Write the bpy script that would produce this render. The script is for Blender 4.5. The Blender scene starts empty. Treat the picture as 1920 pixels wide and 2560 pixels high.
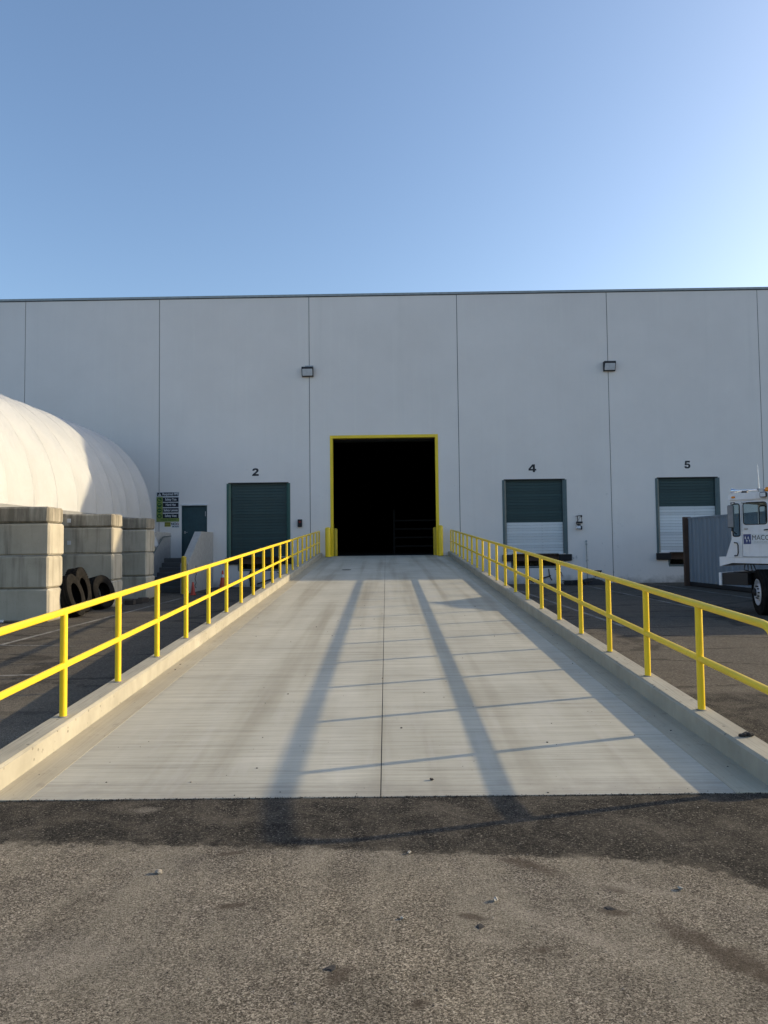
import bpy, bmesh, math, random
from mathutils import Vector, Matrix, noise
from mathutils.geometry import tessellate_polygon
R = math.radians
random.seed(7)
sc = bpy.context.scene
COL = sc.collection

# ------------------------------------------------------------------ camera
H = 1.6306
F_PX, PITCH, ROLL, YAW = 1790.25, .0464, -.0115, -.0029      # for a 2560 px tall frame
cam_d = bpy.data.cameras.new('Camera')
cam_d.sensor_fit = 'VERTICAL'; cam_d.sensor_height = 36.0
cam_d.lens = 36.0 * F_PX / 2560
cam_d.clip_start = .05; cam_d.clip_end = 3000
cam = bpy.data.objects.new('Camera', cam_d); COL.objects.link(cam)
cam.matrix_world = (Matrix.Translation((0, 0, H)) @ Matrix.Rotation(-YAW, 4, 'Z') @ Matrix.Rotation(PITCH, 4, 'X')
                    @ Matrix.Rotation(R(90), 4, 'X') @ Matrix.Rotation(ROLL, 4, 'Z'))
sc.camera = cam

# ------------------------------------------------------------------ sky and sun
SUN = Vector((.9637, .267, .3135)).normalized()
EL = math.asin(SUN.z); AZ = math.atan2(SUN.x, SUN.y)
w = bpy.data.worlds.new('World'); sc.world = w; w.use_nodes = True
wn = w.node_tree; wn.nodes.clear()
sky = wn.nodes.new('ShaderNodeTexSky'); sky.sky_type = 'NISHITA'; sky.sun_disc = False
sky.sun_elevation = EL; sky.sun_rotation = AZ
sky.altitude = 0; sky.air_density = 1.0; sky.dust_density = 2.3; sky.ozone_density = 2.6
bg = wn.nodes.new('ShaderNodeBackground'); bg.inputs['Strength'].default_value = .15
wo = wn.nodes.new('ShaderNodeOutputWorld')
wn.links.new(sky.outputs[0], bg.inputs[0]); wn.links.new(bg.outputs[0], wo.inputs[0])
sl = bpy.data.lights.new('Sun', 'SUN'); sl.energy = 3.1; sl.angle = R(.53); sl.color = (1, .80, .50)
so = bpy.data.objects.new('Sun', sl); COL.objects.link(so)
so.rotation_euler = SUN.to_track_quat('Z', 'Y').to_euler(); so.location = (30, 10, 30)
vs = sc.view_settings
vs.view_transform = 'Standard'; vs.look = 'None'; vs.exposure = .80; vs.gamma = 1
vs.use_curve_mapping = False
sc.cycles.use_denoising = True
sc.cycles.max_bounces = 8

# ------------------------------------------------------------------ materials
class Mat:
    def __init__(s, name, base=(.5, .5, .5), rough=.7, metal=0, spec=.5, world=False):
        s.m = bpy.data.materials.new(name); s.m.use_nodes = True
        s.nt = s.m.node_tree; s.b = s.nt.nodes['Principled BSDF']
        s.set('Base Color', (*base, 1)); s.set('Roughness', rough); s.set('Metallic', metal)
        s.set('Specular IOR Level', spec)
        if world:
            s.co = s.nt.nodes.new('ShaderNodeNewGeometry').outputs['Position']
        else:
            s.co = s.nt.nodes.new('ShaderNodeTexCoord').outputs['Object']
    def set(s, k, v):
        if hasattr(v, 'is_linked'): s.nt.links.new(v, s.b.inputs[k])
        else: s.b.inputs[k].default_value = v
    def _in(s, sock, v):
        if hasattr(v, 'is_linked'): s.nt.links.new(v, sock)
        else:
            if isinstance(v, tuple) and len(v) == 3 and sock.type == 'RGBA': v = (*v, 1)
            sock.default_value = v
    def vec(s, scale=(1, 1, 1), loc=(0, 0, 0), rot=(0, 0, 0), co=None):
        n = s.nt.nodes.new('ShaderNodeMapping'); s.nt.links.new(co or s.co, n.inputs[0])
        n.inputs['Scale'].default_value = scale; n.inputs['Location'].default_value = loc; n.inputs['Rotation'].default_value = rot
        return n.outputs[0]
    def noise(s, scale, detail=4, rough=.55, vec=None, dist=0):
        n = s.nt.nodes.new('ShaderNodeTexNoise'); s.nt.links.new(vec or s.co, n.inputs['Vector'])
        n.inputs['Scale'].default_value = scale; n.inputs['Detail'].default_value = detail
        n.inputs['Roughness'].default_value = rough; n.inputs['Distortion'].default_value = dist
        return n.outputs['Fac']
    def vor(s, scale, out='Distance', feature='F1', vec=None, rnd=1):
        n = s.nt.nodes.new('ShaderNodeTexVoronoi'); n.feature = feature
        s.nt.links.new(vec or s.co, n.inputs['Vector']); n.inputs['Scale'].default_value = scale
        n.inputs['Randomness'].default_value = rnd
        return n.outputs[out]
    def ramp(s, fac, stops):
        n = s.nt.nodes.new('ShaderNodeValToRGB'); s.nt.links.new(fac, n.inputs[0])
        cr = n.color_ramp
        while len(cr.elements) < len(stops): cr.elements.new(.5)
        for e, (p, c) in zip(cr.elements, stops):
            e.position = p
            e.color = (c, c, c, 1) if isinstance(c, (int, float)) else (*c, 1)
        return n.outputs[0]
    def mix(s, fac, a, b, mode='MIX'):
        n = s.nt.nodes.new('ShaderNodeMix'); n.data_type = 'RGBA'; n.blend_type = mode
        s._in(n.inputs[0], fac); s._in(n.inputs[6], a); s._in(n.inputs[7], b)
        return n.outputs[2]
    def math(s, op, a, b=0.0, clamp=False):
        n = s.nt.nodes.new('ShaderNodeMath'); n.operation = op; n.use_clamp = clamp
        s._in(n.inputs[0], a); s._in(n.inputs[1], b)
        return n.outputs[0]
    def xyz(s, co=None):
        n = s.nt.nodes.new('ShaderNodeSeparateXYZ'); s.nt.links.new(co or s.co, n.inputs[0]); return n.outputs
    def rand(s):
        return s.nt.nodes.new('ShaderNodeObjectInfo').outputs['Random']
    def hsv(s, col, h=.5, sat=1.0, v=1.0):
        n = s.nt.nodes.new('ShaderNodeHueSaturation'); s._in(n.inputs['Color'], col)
        s._in(n.inputs['Hue'], h); s._in(n.inputs['Saturation'], sat); s._in(n.inputs['Value'], v)
        return n.outputs[0]
    def blob(s, cx, cy, rx, ry, ang=0, soft=.5, nz=.6, nscale=3):
        """mask 0..1 of a ragged stain at world (cx, cy)"""
        v = s.vec(scale=(1, 1, 1), loc=(-cx, -cy, 0))
        v = s.vec(rot=(0, 0, -ang), co=v)
        v = s.vec(scale=(1/rx, 1/ry, 0), co=v)
        n = s.nt.nodes.new('ShaderNodeVectorMath'); n.operation = 'LENGTH'; s.nt.links.new(v, n.inputs[0])
        c = s.__dict__.setdefault('_bn', {})
        if nscale not in c: c[nscale] = s.noise(nscale, 5, .65)
        d = s.math('ADD', n.outputs['Value'], s.math('MULTIPLY', s.math('SUBTRACT', c[nscale], .5), nz * 2))
        return s.ramp(d, [(max(0, 1-soft), 1), (1, 0)])
    def bump(s, h, strength=.5, dist=.01, prev=None):
        n = s.nt.nodes.new('ShaderNodeBump'); n.inputs['Strength'].default_value = strength
        n.inputs['Distance'].default_value = dist; s.nt.links.new(h, n.inputs['Height'])
        if prev: s.nt.links.new(prev, n.inputs['Normal'])
        s.nt.links.new(n.outputs[0], s.b.inputs['Normal']); return n.outputs[0]

MATS = {}
def plain(name, base, rough=.6, metal=0, spec=.5, var=.12, nsc=6):
    k = Mat(name, base, rough, metal, spec)
    f = k.ramp(k.noise(nsc, 5, .6), [(.3, 1-var), (.7, 1+var)])
    k.set('Base Color', k.mix(1.0, (*base, 1), f, 'MULTIPLY'))
    MATS[name] = k.m; return k

def m_asphalt(patch=False):
    k = Mat('new_asphalt' if patch else 'old_asphalt', rough=.95, spec=.15, world=True)
    X, y, _z = k.xyz()
    # ---- old, dusty asphalt with exposed aggregate
    wv = k.nt.nodes.new('ShaderNodeVectorMath'); wv.operation = 'ADD'
    nz = k.nt.nodes.new('ShaderNodeTexNoise'); nz.inputs['Scale'].default_value = 60; k.nt.links.new(k.co, nz.inputs['Vector'])
    sc3 = k.nt.nodes.new('ShaderNodeVectorMath'); sc3.operation = 'SCALE'; sc3.inputs['Scale'].default_value = .012
    k.nt.links.new(nz.outputs['Color'], sc3.inputs[0]); k.nt.links.new(k.co, wv.inputs[0]); k.nt.links.new(sc3.outputs[0], wv.inputs[1])
    wco = wv.outputs[0]
    cx = k.xyz(k.vor(165, 'Color', vec=wco))[0]
    d = k.vor(165, vec=wco)
    cx2 = k.xyz(k.vor(58, 'Color', vec=wco))[0]; d2 = k.vor(58, vec=wco)
    fine = k.noise(240, 3, .7); grit = k.noise(140, 5, .8)
    agg = k.ramp(cx, [(0, (.05, .045, .037)), (.4, (.165, .147, .121)), (.8, (.31, .28, .235)), (1, (.48, .44, .375))])
    agg2 = k.ramp(cx2, [(0, (.075, .067, .056)), (.6, (.185, .167, .138)), (1, (.38, .345, .29))])
    col = k.mix(k.ramp(d2, [(.28, .25), (.42, 0)]), agg, agg2)
    col = k.mix(k.ramp(grit, [(.38, .95), (.52, 0)]), col, (.03, .026, .021))
    col = k.mix(k.ramp(grit, [(.56, 0), (.72, .65)]), col, (.42, .388, .325))
    big = k.noise(.55, 5, .6)
    col = k.mix(1.0, col, k.ramp(big, [(.3, (.74, .745, .77)), (.7, (1.26, 1.22, 1.14))]), 'MULTIPLY')
    mid = k.noise(3.2, 6, .65)
    col = k.mix(1.0, col, k.ramp(mid, [(.25, .62), (.5, 1.0), (.75, 1.28)]), 'MULTIPLY')
    streak = k.noise(1.0, 6, .65, vec=k.vec(scale=(2.6, .7, 1), rot=(0, 0, R(-28))))
    dust = k.math('MULTIPLY', k.ramp(streak, [(.46, 0), (.62, 1)]), k.ramp(grit, [(.40, .1), (.6, .8)]))
    col = k.mix(dust, col, (.285, .258, .208))
    far = k.ramp(k.math('MULTIPLY', k.math('ADD', y, k.math('MULTIPLY', k.noise(.6, 4), 4)), 1/30), [(.20, 0), (.36, 1)])
    spk = k.noise(28, 6, .8)
    col = k.mix(k.math('MULTIPLY', far, .8), col, k.mix(1.0, k.ramp(k.noise(7, 6, .7), [(.3, (.050, .045, .039)), (.7, (.088, .079, .067))]), k.ramp(spk, [(.34, .35), (.5, 1.0), (.66, 2.3)]), 'MULTIPLY'))
    # oil and damp stains
    for a in ((1.27, 2.97, .34, .10, R(-62), .7), (1.5, 2.7, .4, .16, R(-50), .7), (.71, 3.70, .24, .07, R(-42), .7), (.36, 3.21, .10, .04, -.4, .6), (.98, 3.24, .08, .04, -.3, .6),
              (.60, 2.95, .06, .03, .3, .6), (-.20, 2.79, .05, .10, -.5, .6), (-.86, 3.88, .12, .03, .3, .6), (-.72, 3.33, .10, .03, .2, .5), (1.05, 3.45, .09, .04, -.5, .6), (.1, 2.62, .05, .03, .6, .6)):
        col = k.mix(k.math('MULTIPLY', k.blob(*a, nz=.8, nscale=10), .72), col, (.06, .046, .035))
    for a in ((.42, 3.02, .12, .05, -.3, .8), (.78, 2.12, .16, .05, -.5, .8), (1.15, 3.45, .35, .06, -.35, .9), (-1.4, 2.9, .5, .2, .2, .95), (.75, 3.1, .5, .1, -.7, .95)):
        col = k.mix(k.math('MULTIPLY', k.math('MULTIPLY', k.blob(*a, nz=.9, nscale=10), k.ramp(grit, [(.35, .2), (.6, 1)])), .5), col, (.36, .325, .275))
    cr = k.vor(.42, 'Distance', 'DISTANCE_TO_EDGE', vec=k.vec(scale=(.55, 1.5, 1)))
    crn = k.math('ADD', cr, k.math('MULTIPLY', k.math('SUBTRACT', k.noise(2.6, 7, .75), .5), .28))
    crk = k.math('MULTIPLY', k.ramp(crn, [(0, 1), (.012, 1), (.03, 0)]), k.ramp(k.math('MULTIPLY', y, 1/30), [(.20, 0), (.28, 1)]))
    col = k.mix(k.math('MULTIPLY', crk, .6), col, (.022, .02, .018))
    hgt = k.math('ADD', k.math('MULTIPLY', k.math('SUBTRACT', 1.0, d), .35), k.math('ADD', k.math('MULTIPLY', fine, .35), k.math('ADD', k.math('MULTIPLY', k.math('MULTIPLY', spk, far), 1.6), k.math('MULTIPLY', grit, 1.0))))
    bst = .7
    if patch:
        # ---- fresh black asphalt; its ragged rim runs out under dust
        pd = k.vor(125, vec=wco); pcx = k.xyz(k.vor(125, 'Color', vec=wco))[0]
        pc = k.ramp(pcx, [(0, (.012, .0115, .011)), (.55, (.036, .0335, .030)), (.88, (.085, .078, .067)), (1, (.22, .20, .172))])
        pc = k.mix(k.ramp(grit, [(.42, .95), (.54, 0)]), pc, (.007, .007, .0068))
        dn = k.noise(2.6, 7, .74, dist=.6)
        pc = k.mix(k.math('MULTIPLY', k.math('MULTIPLY', k.ramp(dn, [(.44, 0), (.66, 1)]), k.ramp(grit, [(.38, .25), (.6, 1)])), .75), pc, (.15, .133, .11))
        pc = k.mix(k.math('MULTIPLY', k.math('MULTIPLY', k.blob(-1.50, 4.53, .12, .06, .1, .6, .9, 10), k.ramp(grit, [(.38, .1), (.58, 1)])), .6), pc, (.30, .275, .24))
        e = k.ramp(k.math('MULTIPLY', k.math('ADD', X, 4.0), .1), [(.0, .802), (.185, .806), (.25, .802), (.32, .790), (.40, .776), (.457, .766), (.51, .752), (.545, .739), (.562, .72), (.578, .68), (.60, .6), (.65, .5)])
        rag = k.math('MULTIPLY', k.math('SUBTRACT', k.noise(6.5, 7, .80), .5), .42)
        rim = k.math('SUBTRACT', k.math('ADD', y, rag), k.math('MULTIPLY', e, 5.0))
        mask = k.ramp(k.math('MULTIPLY', k.math('ADD', rim, k.math('MULTIPLY', k.math('SUBTRACT', grit, .5), .40)), 3.0), [(.05, 0), (.10, 1)])
        # right and left ends of the patch
        mask = k.math('MULTIPLY', mask, k.ramp(k.math('MULTIPLY', k.math('ADD', k.math('SUBTRACT', 7.9, y), rag), 2.0), [(0, 0), (.5, 1)]))
        col = k.mix(mask, col, pc)
        hgt = k.math('ADD', hgt, k.math('MULTIPLY', mask, .5))
    k.set('Base Color', col)
    b1 = k.bump(mid, .35, .03)
    k.bump(hgt, 1.0, .008, b1)
    return k.m
def m_ramp():
    k = Mat('broom_concrete', rough=.9, spec=.2, world=True)
    X, Y, Z = k.xyz()
    br = k.noise(1, 4, .7, vec=k.vec(scale=(1.4, 60, 60)))
    br2 = k.noise(1, 5, .65, vec=k.vec(scale=(.5, 14, 14)))
    cl = k.noise(.9, 6, .6)
    col = k.ramp(cl, [(.3, (.365, .35, .292)), (.7, (.455, .437, .365))])
    col = k.mix(1.0, col, k.ramp(br, [(.25, .72), (.5, 1.0), (.75, 1.14)]), 'MULTIPLY')
    col = k.mix(1.0, col, k.ramp(br2, [(.28, .82), (.5, 1.0), (.75, 1.08)]), 'MULTIPLY')
    # tyre tracks along the ramp
    tr = k.noise(1, 3, .5, vec=k.vec(scale=(2.3, .09, .09)))
    col = k.mix(1.0, col, k.ramp(tr, [(.3, (.74, .72, .69)), (.48, (1, 1, 1)), (.72, (1.10, 1.11, 1.14))]), 'MULTIPLY')
    # wheel scrub arcs at the foot
    sc_ = k.noise(1, 4, .6, vec=k.vec(scale=(6, .8, 1), rot=(0, 0, R(-24))))
    lo = k.ramp(k.math('MULTIPLY', Y, .1), [(.55, 1), (.85, 0)])
    col = k.mix(k.math('MULTIPLY', k.math('MULTIPLY', k.ramp(sc_, [(.52, 0), (.75, 1)]), lo), .35), col, (.50, .48, .45))
    # dirt near the foot and speckle
    foot = k.math('MULTIPLY', k.ramp(k.math('ADD', k.math('MULTIPLY', Y, .1), k.math('MULTIPLY', k.noise(4, 5, .7), .08)), [(.505, 1), (.545, 0)]), .45)
    col = k.mix(foot, col, (.21, .195, .175))
    sp = k.vor(38); spr = k.xyz(k.vor(38, 'Color'))[0]
    col = k.mix(k.math('MULTIPLY', k.ramp(sp, [(.05, 1), (.13, 0)]), k.ramp(spr, [(.93, 0), (.95, .8)])), col, (.06, .055, .05))
    k.set('Base Color', col)
    k.bump(br, .35, .004, k.bump(br2, .2, .006))
    return k.m
def m_gutter():
    k = Mat('trowelled_gutter', rough=.88, spec=.2, world=True)
    ln = k.noise(1, 5, .7, vec=k.vec(scale=(70, .7, 3)))
    cl = k.noise(1.3, 6, .6)
    col = k.ramp(cl, [(.3, (.36, .326, .25)), (.7, (.45, .41, .315))])
    col = k.mix(1.0, col, k.ramp(ln, [(.25, .84), (.5, 1.), (.75, 1.08)]), 'MULTIPLY')
    dirt = k.noise(9, 6, .7)
    col = k.mix(k.math('MULTIPLY', k.ramp(dirt, [(.56, 0), (.75, 1)]), .5), col, (.16, .145, .125))
    k.set('Base Color', col); k.bump(ln, .4, .004)
    return k.m
def m_kerb():
    k = Mat('kerb_concrete', rough=.85, spec=.25, world=True)
    cl = k.noise(2.2, 6, .6)
    col = k.ramp(cl, [(.3, (.30, .282, .228)), (.7, (.385, .362, .295))])
    ln = k.noise(1, 4, .7, vec=k.vec(scale=(85, .8, 40)))
    up = k.ramp(k.xyz(k.nt.nodes.new('ShaderNodeNewGeometry').outputs['True Normal'])[2], [(.5, 0), (.8, 1)])
    col = k.mix(up, col, k.mix(1.0, col, k.ramp(ln, [(.3, .70), (.5, 1.0), (.75, 1.10)]), 'MULTIPLY'))
    fs_ = k.noise(1, 5, .65, vec=k.vec(scale=(3, 5, 2.2)))
    col = k.mix(k.math('SUBTRACT', 1.0, up), col, k.mix(1.0, col, k.ramp(fs_, [(.3, .88), (.7, 1.08)]), 'MULTIPLY'))
    v = k.vor(17); r = k.xyz(k.vor(17, 'Color'))[0]
    pit = k.math('MULTIPLY', k.ramp(v, [(.13, 1), (.24, 0)]), k.math('MULTIPLY', k.ramp(r, [(.62, 0), (.68, 1)]), k.ramp(k.noise(2.5, 3), [(.44, 0), (.54, 1)])))
    col = k.mix(k.math('MULTIPLY', pit, .75), col, (.14, .12, .095))
    st = k.noise(1, 4, .6, vec=k.vec(scale=(1, 9, 1.2)))
    col = k.mix(k.math('MULTIPLY', k.ramp(st, [(.58, 0), (.75, 1)]), .3), col, (.28, .26, .23))
    k.set('Base Color', col)
    k.bump(k.math('SUBTRACT', 1.0, pit), .6, .006, k.bump(k.math('MULTIPLY', ln, up), .3, .005))
    return k.m
def m_wall():
    k = Mat('painted_tilt_up', rough=.75, spec=.3, world=True)
    cl = k.noise(.22, 5, .55)
    col = k.ramp(cl, [(.3, (.735, .685, .64)), (.7, (.785, .735, .69))])
    mottle = k.noise(.8, 6, .6)  # cloudy variation in the paint tone
    col = k.mix(1.0, col, k.ramp(mottle, [(.3, .975), (.7, 1.025)]), 'MULTIPLY')
    st = k.noise(1, 4, .6, vec=k.vec(scale=(5, 5, .16)))
    Z = k.xyz()[2]
    col = k.mix(k.math('MULTIPLY', k.ramp(st, [(.55, 0), (.78, 1)]), .22), col, (.84, .815, .74))
    st2 = k.noise(1, 5, .65, vec=k.vec(scale=(2.1, 2.1, .1), loc=(9, 0, 0)))
    col = k.mix(k.math('MULTIPLY', k.ramp(st2, [(.56, 0), (.8, 1)]), .16), col, (.58, .56, .50))
    # scuffs and dirt, commoner low down
    lowm = k.ramp(k.math('MULTIPLY', Z, .1), [(0, 1), (.30, .25), (.6, 0)])
    sc1 = k.noise(4.5, 6, .7); sc2 = k.noise(.9, 3, .5)
    col = k.mix(k.math('MULTIPLY', k.math('MULTIPLY', k.ramp(sc1, [(.62, 0), (.67, 1)]), k.ramp(sc2, [(.49, 0), (.56, 1)])), k.math('MULTIPLY', lowm, .75)), col, (.17, .175, .185))
    base = k.math('MULTIPLY', k.ramp(k.math('ADD', Z, k.math('MULTIPLY', k.math('SUBTRACT', k.noise(2.2, 6, .7), .5), .9)), [(0, 1), (.32, 0)]), .6)
    col = k.mix(base, col, (.17, .155, .13))
    k.set('Base Color', col)
    k.bump(k.noise(38, 4, .6), .12, .004)
    return k.m
def m_block():
    k = Mat('cast_block_concrete', rough=.9, spec=.2)
    rv = k.rand()
    off = k.nt.nodes.new('ShaderNodeCombineXYZ')
    k.nt.links.new(k.math('MULTIPLY', rv, 37.0), off.inputs[0]); k.nt.links.new(k.math('MULTIPLY', rv, 11.0), off.inputs[2])
    va = k.nt.nodes.new('ShaderNodeVectorMath'); va.operation = 'ADD'; k.nt.links.new(k.co, va.inputs[0]); k.nt.links.new(off.outputs[0], va.inputs[1])
    k.co = va.outputs[0]
    cl = k.noise(1.6, 6, .6)
    col = k.ramp(cl, [(.3, (.36, .33, .264)), (.7, (.48, .442, .36))])
    st = k.noise(1, 5, .6, vec=k.vec(scale=(7, 7, .5)))
    col = k.mix(k.math('MULTIPLY', k.ramp(st, [(.50, 0), (.70, 1)]), .6), col, (.15, .137, .112))
    st2 = k.noise(1, 4, .6, vec=k.vec(scale=(11, 11, .4), loc=(3, 1, 0)))
    col = k.mix(k.math('MULTIPLY', k.ramp(st2, [(.6, 0), (.75, 1)]), .4), col, (.46, .43, .36))
    v = k.vor(26); r = k.xyz(k.vor(26, 'Color'))[0]
    pit = k.math('MULTIPLY', k.ramp(v, [(.1, 1), (.2, 0)]), k.ramp(r, [(.8, 0), (.84, 1)]))
    col = k.mix(k.math('MULTIPLY', pit, .6), col, (.13, .12, .1))
    k.set('Base Color', col)
    k.bump(k.math('SUBTRACT', cl, k.math('MULTIPLY', pit, .3)), .5, .012)
    return k
def m_cap():
    k = m_block(); k.m.name = 'weathered_cap_concrete'
    src = k.b.inputs['Base Color'].links[0].from_socket
    st = k.noise(1, 5, .65, vec=k.vec(scale=(4, 4, .6), loc=(5, 2, 0)))
    k.set('Base Color', k.mix(k.math('MULTIPLY', k.ramp(st, [(.36, 0), (.6, 1)]), .7), src, (.088, .076, .058)))
    return k.m
def m_fabric():
    k = Mat('white_shelter_fabric', (.84, .84, .82), .55, spec=.35, world=True)
    wr = k.noise(1, 5, .6, vec=k.vec(scale=(1.3, 1.6, 1.0), rot=(0, 0, .4)), dist=1.2)
    fold = k.noise(1, 4, .6, vec=k.vec(scale=(2, 7, .8)))
    cl = k.noise(.7, 6, .6)
    k.set('Base Color', k.ramp(cl, [(.3, (.40, .41, .415)), (.7, (.455, .465, .47))]))
    k.bump(fold, .35, .05, k.bump(wr, .4, .12))
    k.set('Subsurface Weight', 0.0)
    return k.m
def m_yellow():
    k = Mat('yellow_gloss_paint', (.82, .60, .012), .32, spec=.5, world=True)
    n = k.noise(3, 5, .6)
    col = k.ramp(n, [(.3, (.80, .55, .014)), (.7, (.88, .62, .02))])
    d = k.noise(14, 6, .7)
    col = k.mix(k.math('MULTIPLY', k.ramp(d, [(.62, 0), (.75, 1)]), .25), col, (.42, .31, .06))
    k.set('Base Color', col); k.set('Roughness', k.ramp(d, [(.3, .26), (.7, .42)]))
    k.bump(k.noise(60, 3), .06, .002)
    return k.m
def m_corr():
    k = Mat('container_grey_paint', (.2, .235, .27), .55)
    n = k.noise(1, 5, .6, vec=k.vec(scale=(5, 5, .35)))
    col = k.ramp(n, [(.3, (.165, .195, .225)), (.7, (.23, .262, .295))])
    r = k.noise(2.4, 6, .7)
    col = k.mix(k.ramp(r, [(.66, 0), (.74, .6)]), col, (.07, .055, .045))
    k.set('Base Color', col); return k.m
def m_white_truck():
    k = Mat('truck_white_paint', (.74, .74, .75), .35)
    n = k.noise(3, 6, .65)
    col = k.ramp(n, [(.3, (.66, .66, .68)), (.7, (.77, .77, .78))])
    r = k.noise(11, 6, .75)
    col = k.mix(k.ramp(r, [(.66, 0), (.72, .7)]), col, (.22, .16, .12))
    st = k.noise(1, 4, .6, vec=k.vec(scale=(9, 9, .6)))
    col = k.mix(k.math('MULTIPLY', k.ramp(st, [(.55, 0), (.75, 1)]), .25), col, (.4, .36, .32))
    k.set('Base Color', col); k.set('Roughness', k.ramp(n, [(.3, .3), (.7, .5)])); return k.m
def m_line():
    k = Mat('worn_white_line', rough=.9, world=True)
    n = k.noise(11, 6, .75); n2 = k.noise(1.3, 4, .6)
    wear = k.ramp(k.math('ADD', k.math('MULTIPLY', n, .6), k.math('MULTIPLY', n2, .4)), [(.44, 0), (.56, 1)])
    k.set('Base Color', k.mix(k.math('MULTIPLY', wear, .62), (.07, .064, .056), (.34, .33, .30)))
    k.bump(k.vor(140), .5, .004); return k.m
def m_tyre():
    k = Mat('tyre_rubber', (.03, .03, .03), .95, spec=.08)
    d = k.noise(6, 6, .7)
    k.set('Base Color', k.ramp(d, [(.4, (.010, .010, .0098)), (.75, (.026, .0235, .021))])); return k.m
def m_glass():
    k = Mat('cab_glass', (.75, .82, .82), .03)
    k.set('Transmission Weight', 1.0); k.set('IOR', 1.02); k.set('Specular IOR Level', .5); return k.m
def m_slat(name, a, b):
    k = Mat(name, rough=.5)
    n = k.noise(1, 5, .6, vec=k.vec(scale=(1.2, 3, 6)))
    rv = k.rand()
    col = k.ramp(n, [(.3, a), (.7, b)])
    col = k.mix(1.0, col, k.ramp(rv, [(0, .88), (1, 1.1)]), 'MULTIPLY')
    g = k.noise(5, 6, .7)
    col = k.mix(k.math('MULTIPLY', k.ramp(g, [(.6, 0), (.75, 1)]), .3), col, (.05, .05, .05))
    k.set('Base Color', col); return k.m

ASPH, PATCH, RAMP, GUT, KERB, WALL = m_asphalt(), m_asphalt(True), m_ramp(), m_gutter(), m_kerb(), m_wall()
BLOCK = m_block().m; CAP = m_cap(); FAB = m_fabric(); YEL = m_yellow(); CORR = m_corr(); TWHITE = m_white_truck()
LINE = m_line(); TYRE = m_tyre(); GLASS = m_glass()
TEAL = m_slat('teal_door_paint', (.022, .052, .055), (.036, .075, .077))
WSLAT = m_slat('white_door_paint', (.66, .68, .68), (.76, .78, .78))
P = {}
for nm, base, ro, me in (('sealant', (.085, .09, .095), .8, 0), ('coping_metal', (.30, .33, .33), .5, .2), ('jamb_green', (.028, .095, .078), .5, 0),
        ('jamb_grey_green', (.085, .125, .13), .5, 0), ('door_teal', (.018, .055, .066), .5, 0), ('black_rubber', (.012, .012, .013), .8, 0),
        ('black_paint', (.012, .013, .018), .6, 0), ('dark_steel', (.03, .029, .03), .55, .4), ('rack_steel_shade', (.012, .011, .011), .7, .1), ('rusty_steel', (.085, .05, .034), .85, .1),  # rack colour darkened to sink into the interior shade
        ('galv_steel', (.38, .39, .4), .45, .7), ('interior_shade_dark', (.03, .03, .032), .9, 0), ('interior_floor_shade', (.02, .02, .021), .9, 0),  # interior tones near black: the doorway's shade put into the colour
        ('lens_glass', (.55, .57, .6), .25, 0), ('lamp_bronze', (.022, .023, .028), .5, .2), ('sign_navy', (.008, .012, .022), .5, 0),
        ('sign_white', (.62, .64, .66), .45, 0), ('sign_green', (.22, .28, .07), .5, 0), ('pict_green', (.02, .10, .025), .5, 0),
        ('sign_yellow', (.45, .42, .05), .5, 0), ('red_paint', (.2, .02, .015), .45, 0), ('cone_orange', (.62, .075, .022), .55, 0),
        ('cone_red', (.42, .05, .03), .65, 0), ('stair_concrete', (.36, .355, .34), .9, 0), ('step_concrete', (.12, .115, .11), .9, 0),
        ('old_yellow', (.62, .43, .03), .6, 0), ('rim_white', (.62, .63, .66), .4, .1), ('chrome', (.75, .76, .78), .15, 1), ('amber', (.75, .24, .01), .25, 0),
        ('chassis_black', (.018, .018, .02), .6, .1), ('logo_blue', (.015, .04, .16), .4, 0), ('sill_steel', (.10, .13, .125), .7, .1),
        ('stone_grey', (.22, .205, .18), .95, 0), ('stone_pale', (.36, .335, .29), .95, 0), ('crumb_dark', (.035, .032, .03), .95, 0),
        ('wood_dark', (.05, .04, .032), .9, 0), ('gasket', (.01, .01, .01), .6, 0), ('hose_black', (.018, .018, .02), .55, 0), ('interior_yellow', (.55, .4, .02), .5, 0),
        ('cab_grey', (.22, .22, .23), .7, 0), ('pit_concrete', (.3, .295, .26), .9, 0), ('roof_grey', (.3, .3, .3), .9, 0), ('rope_dirt', (.1, .085, .06), .95, 0)):
    P[nm] = plain(nm, base, ro, me).m

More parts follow.
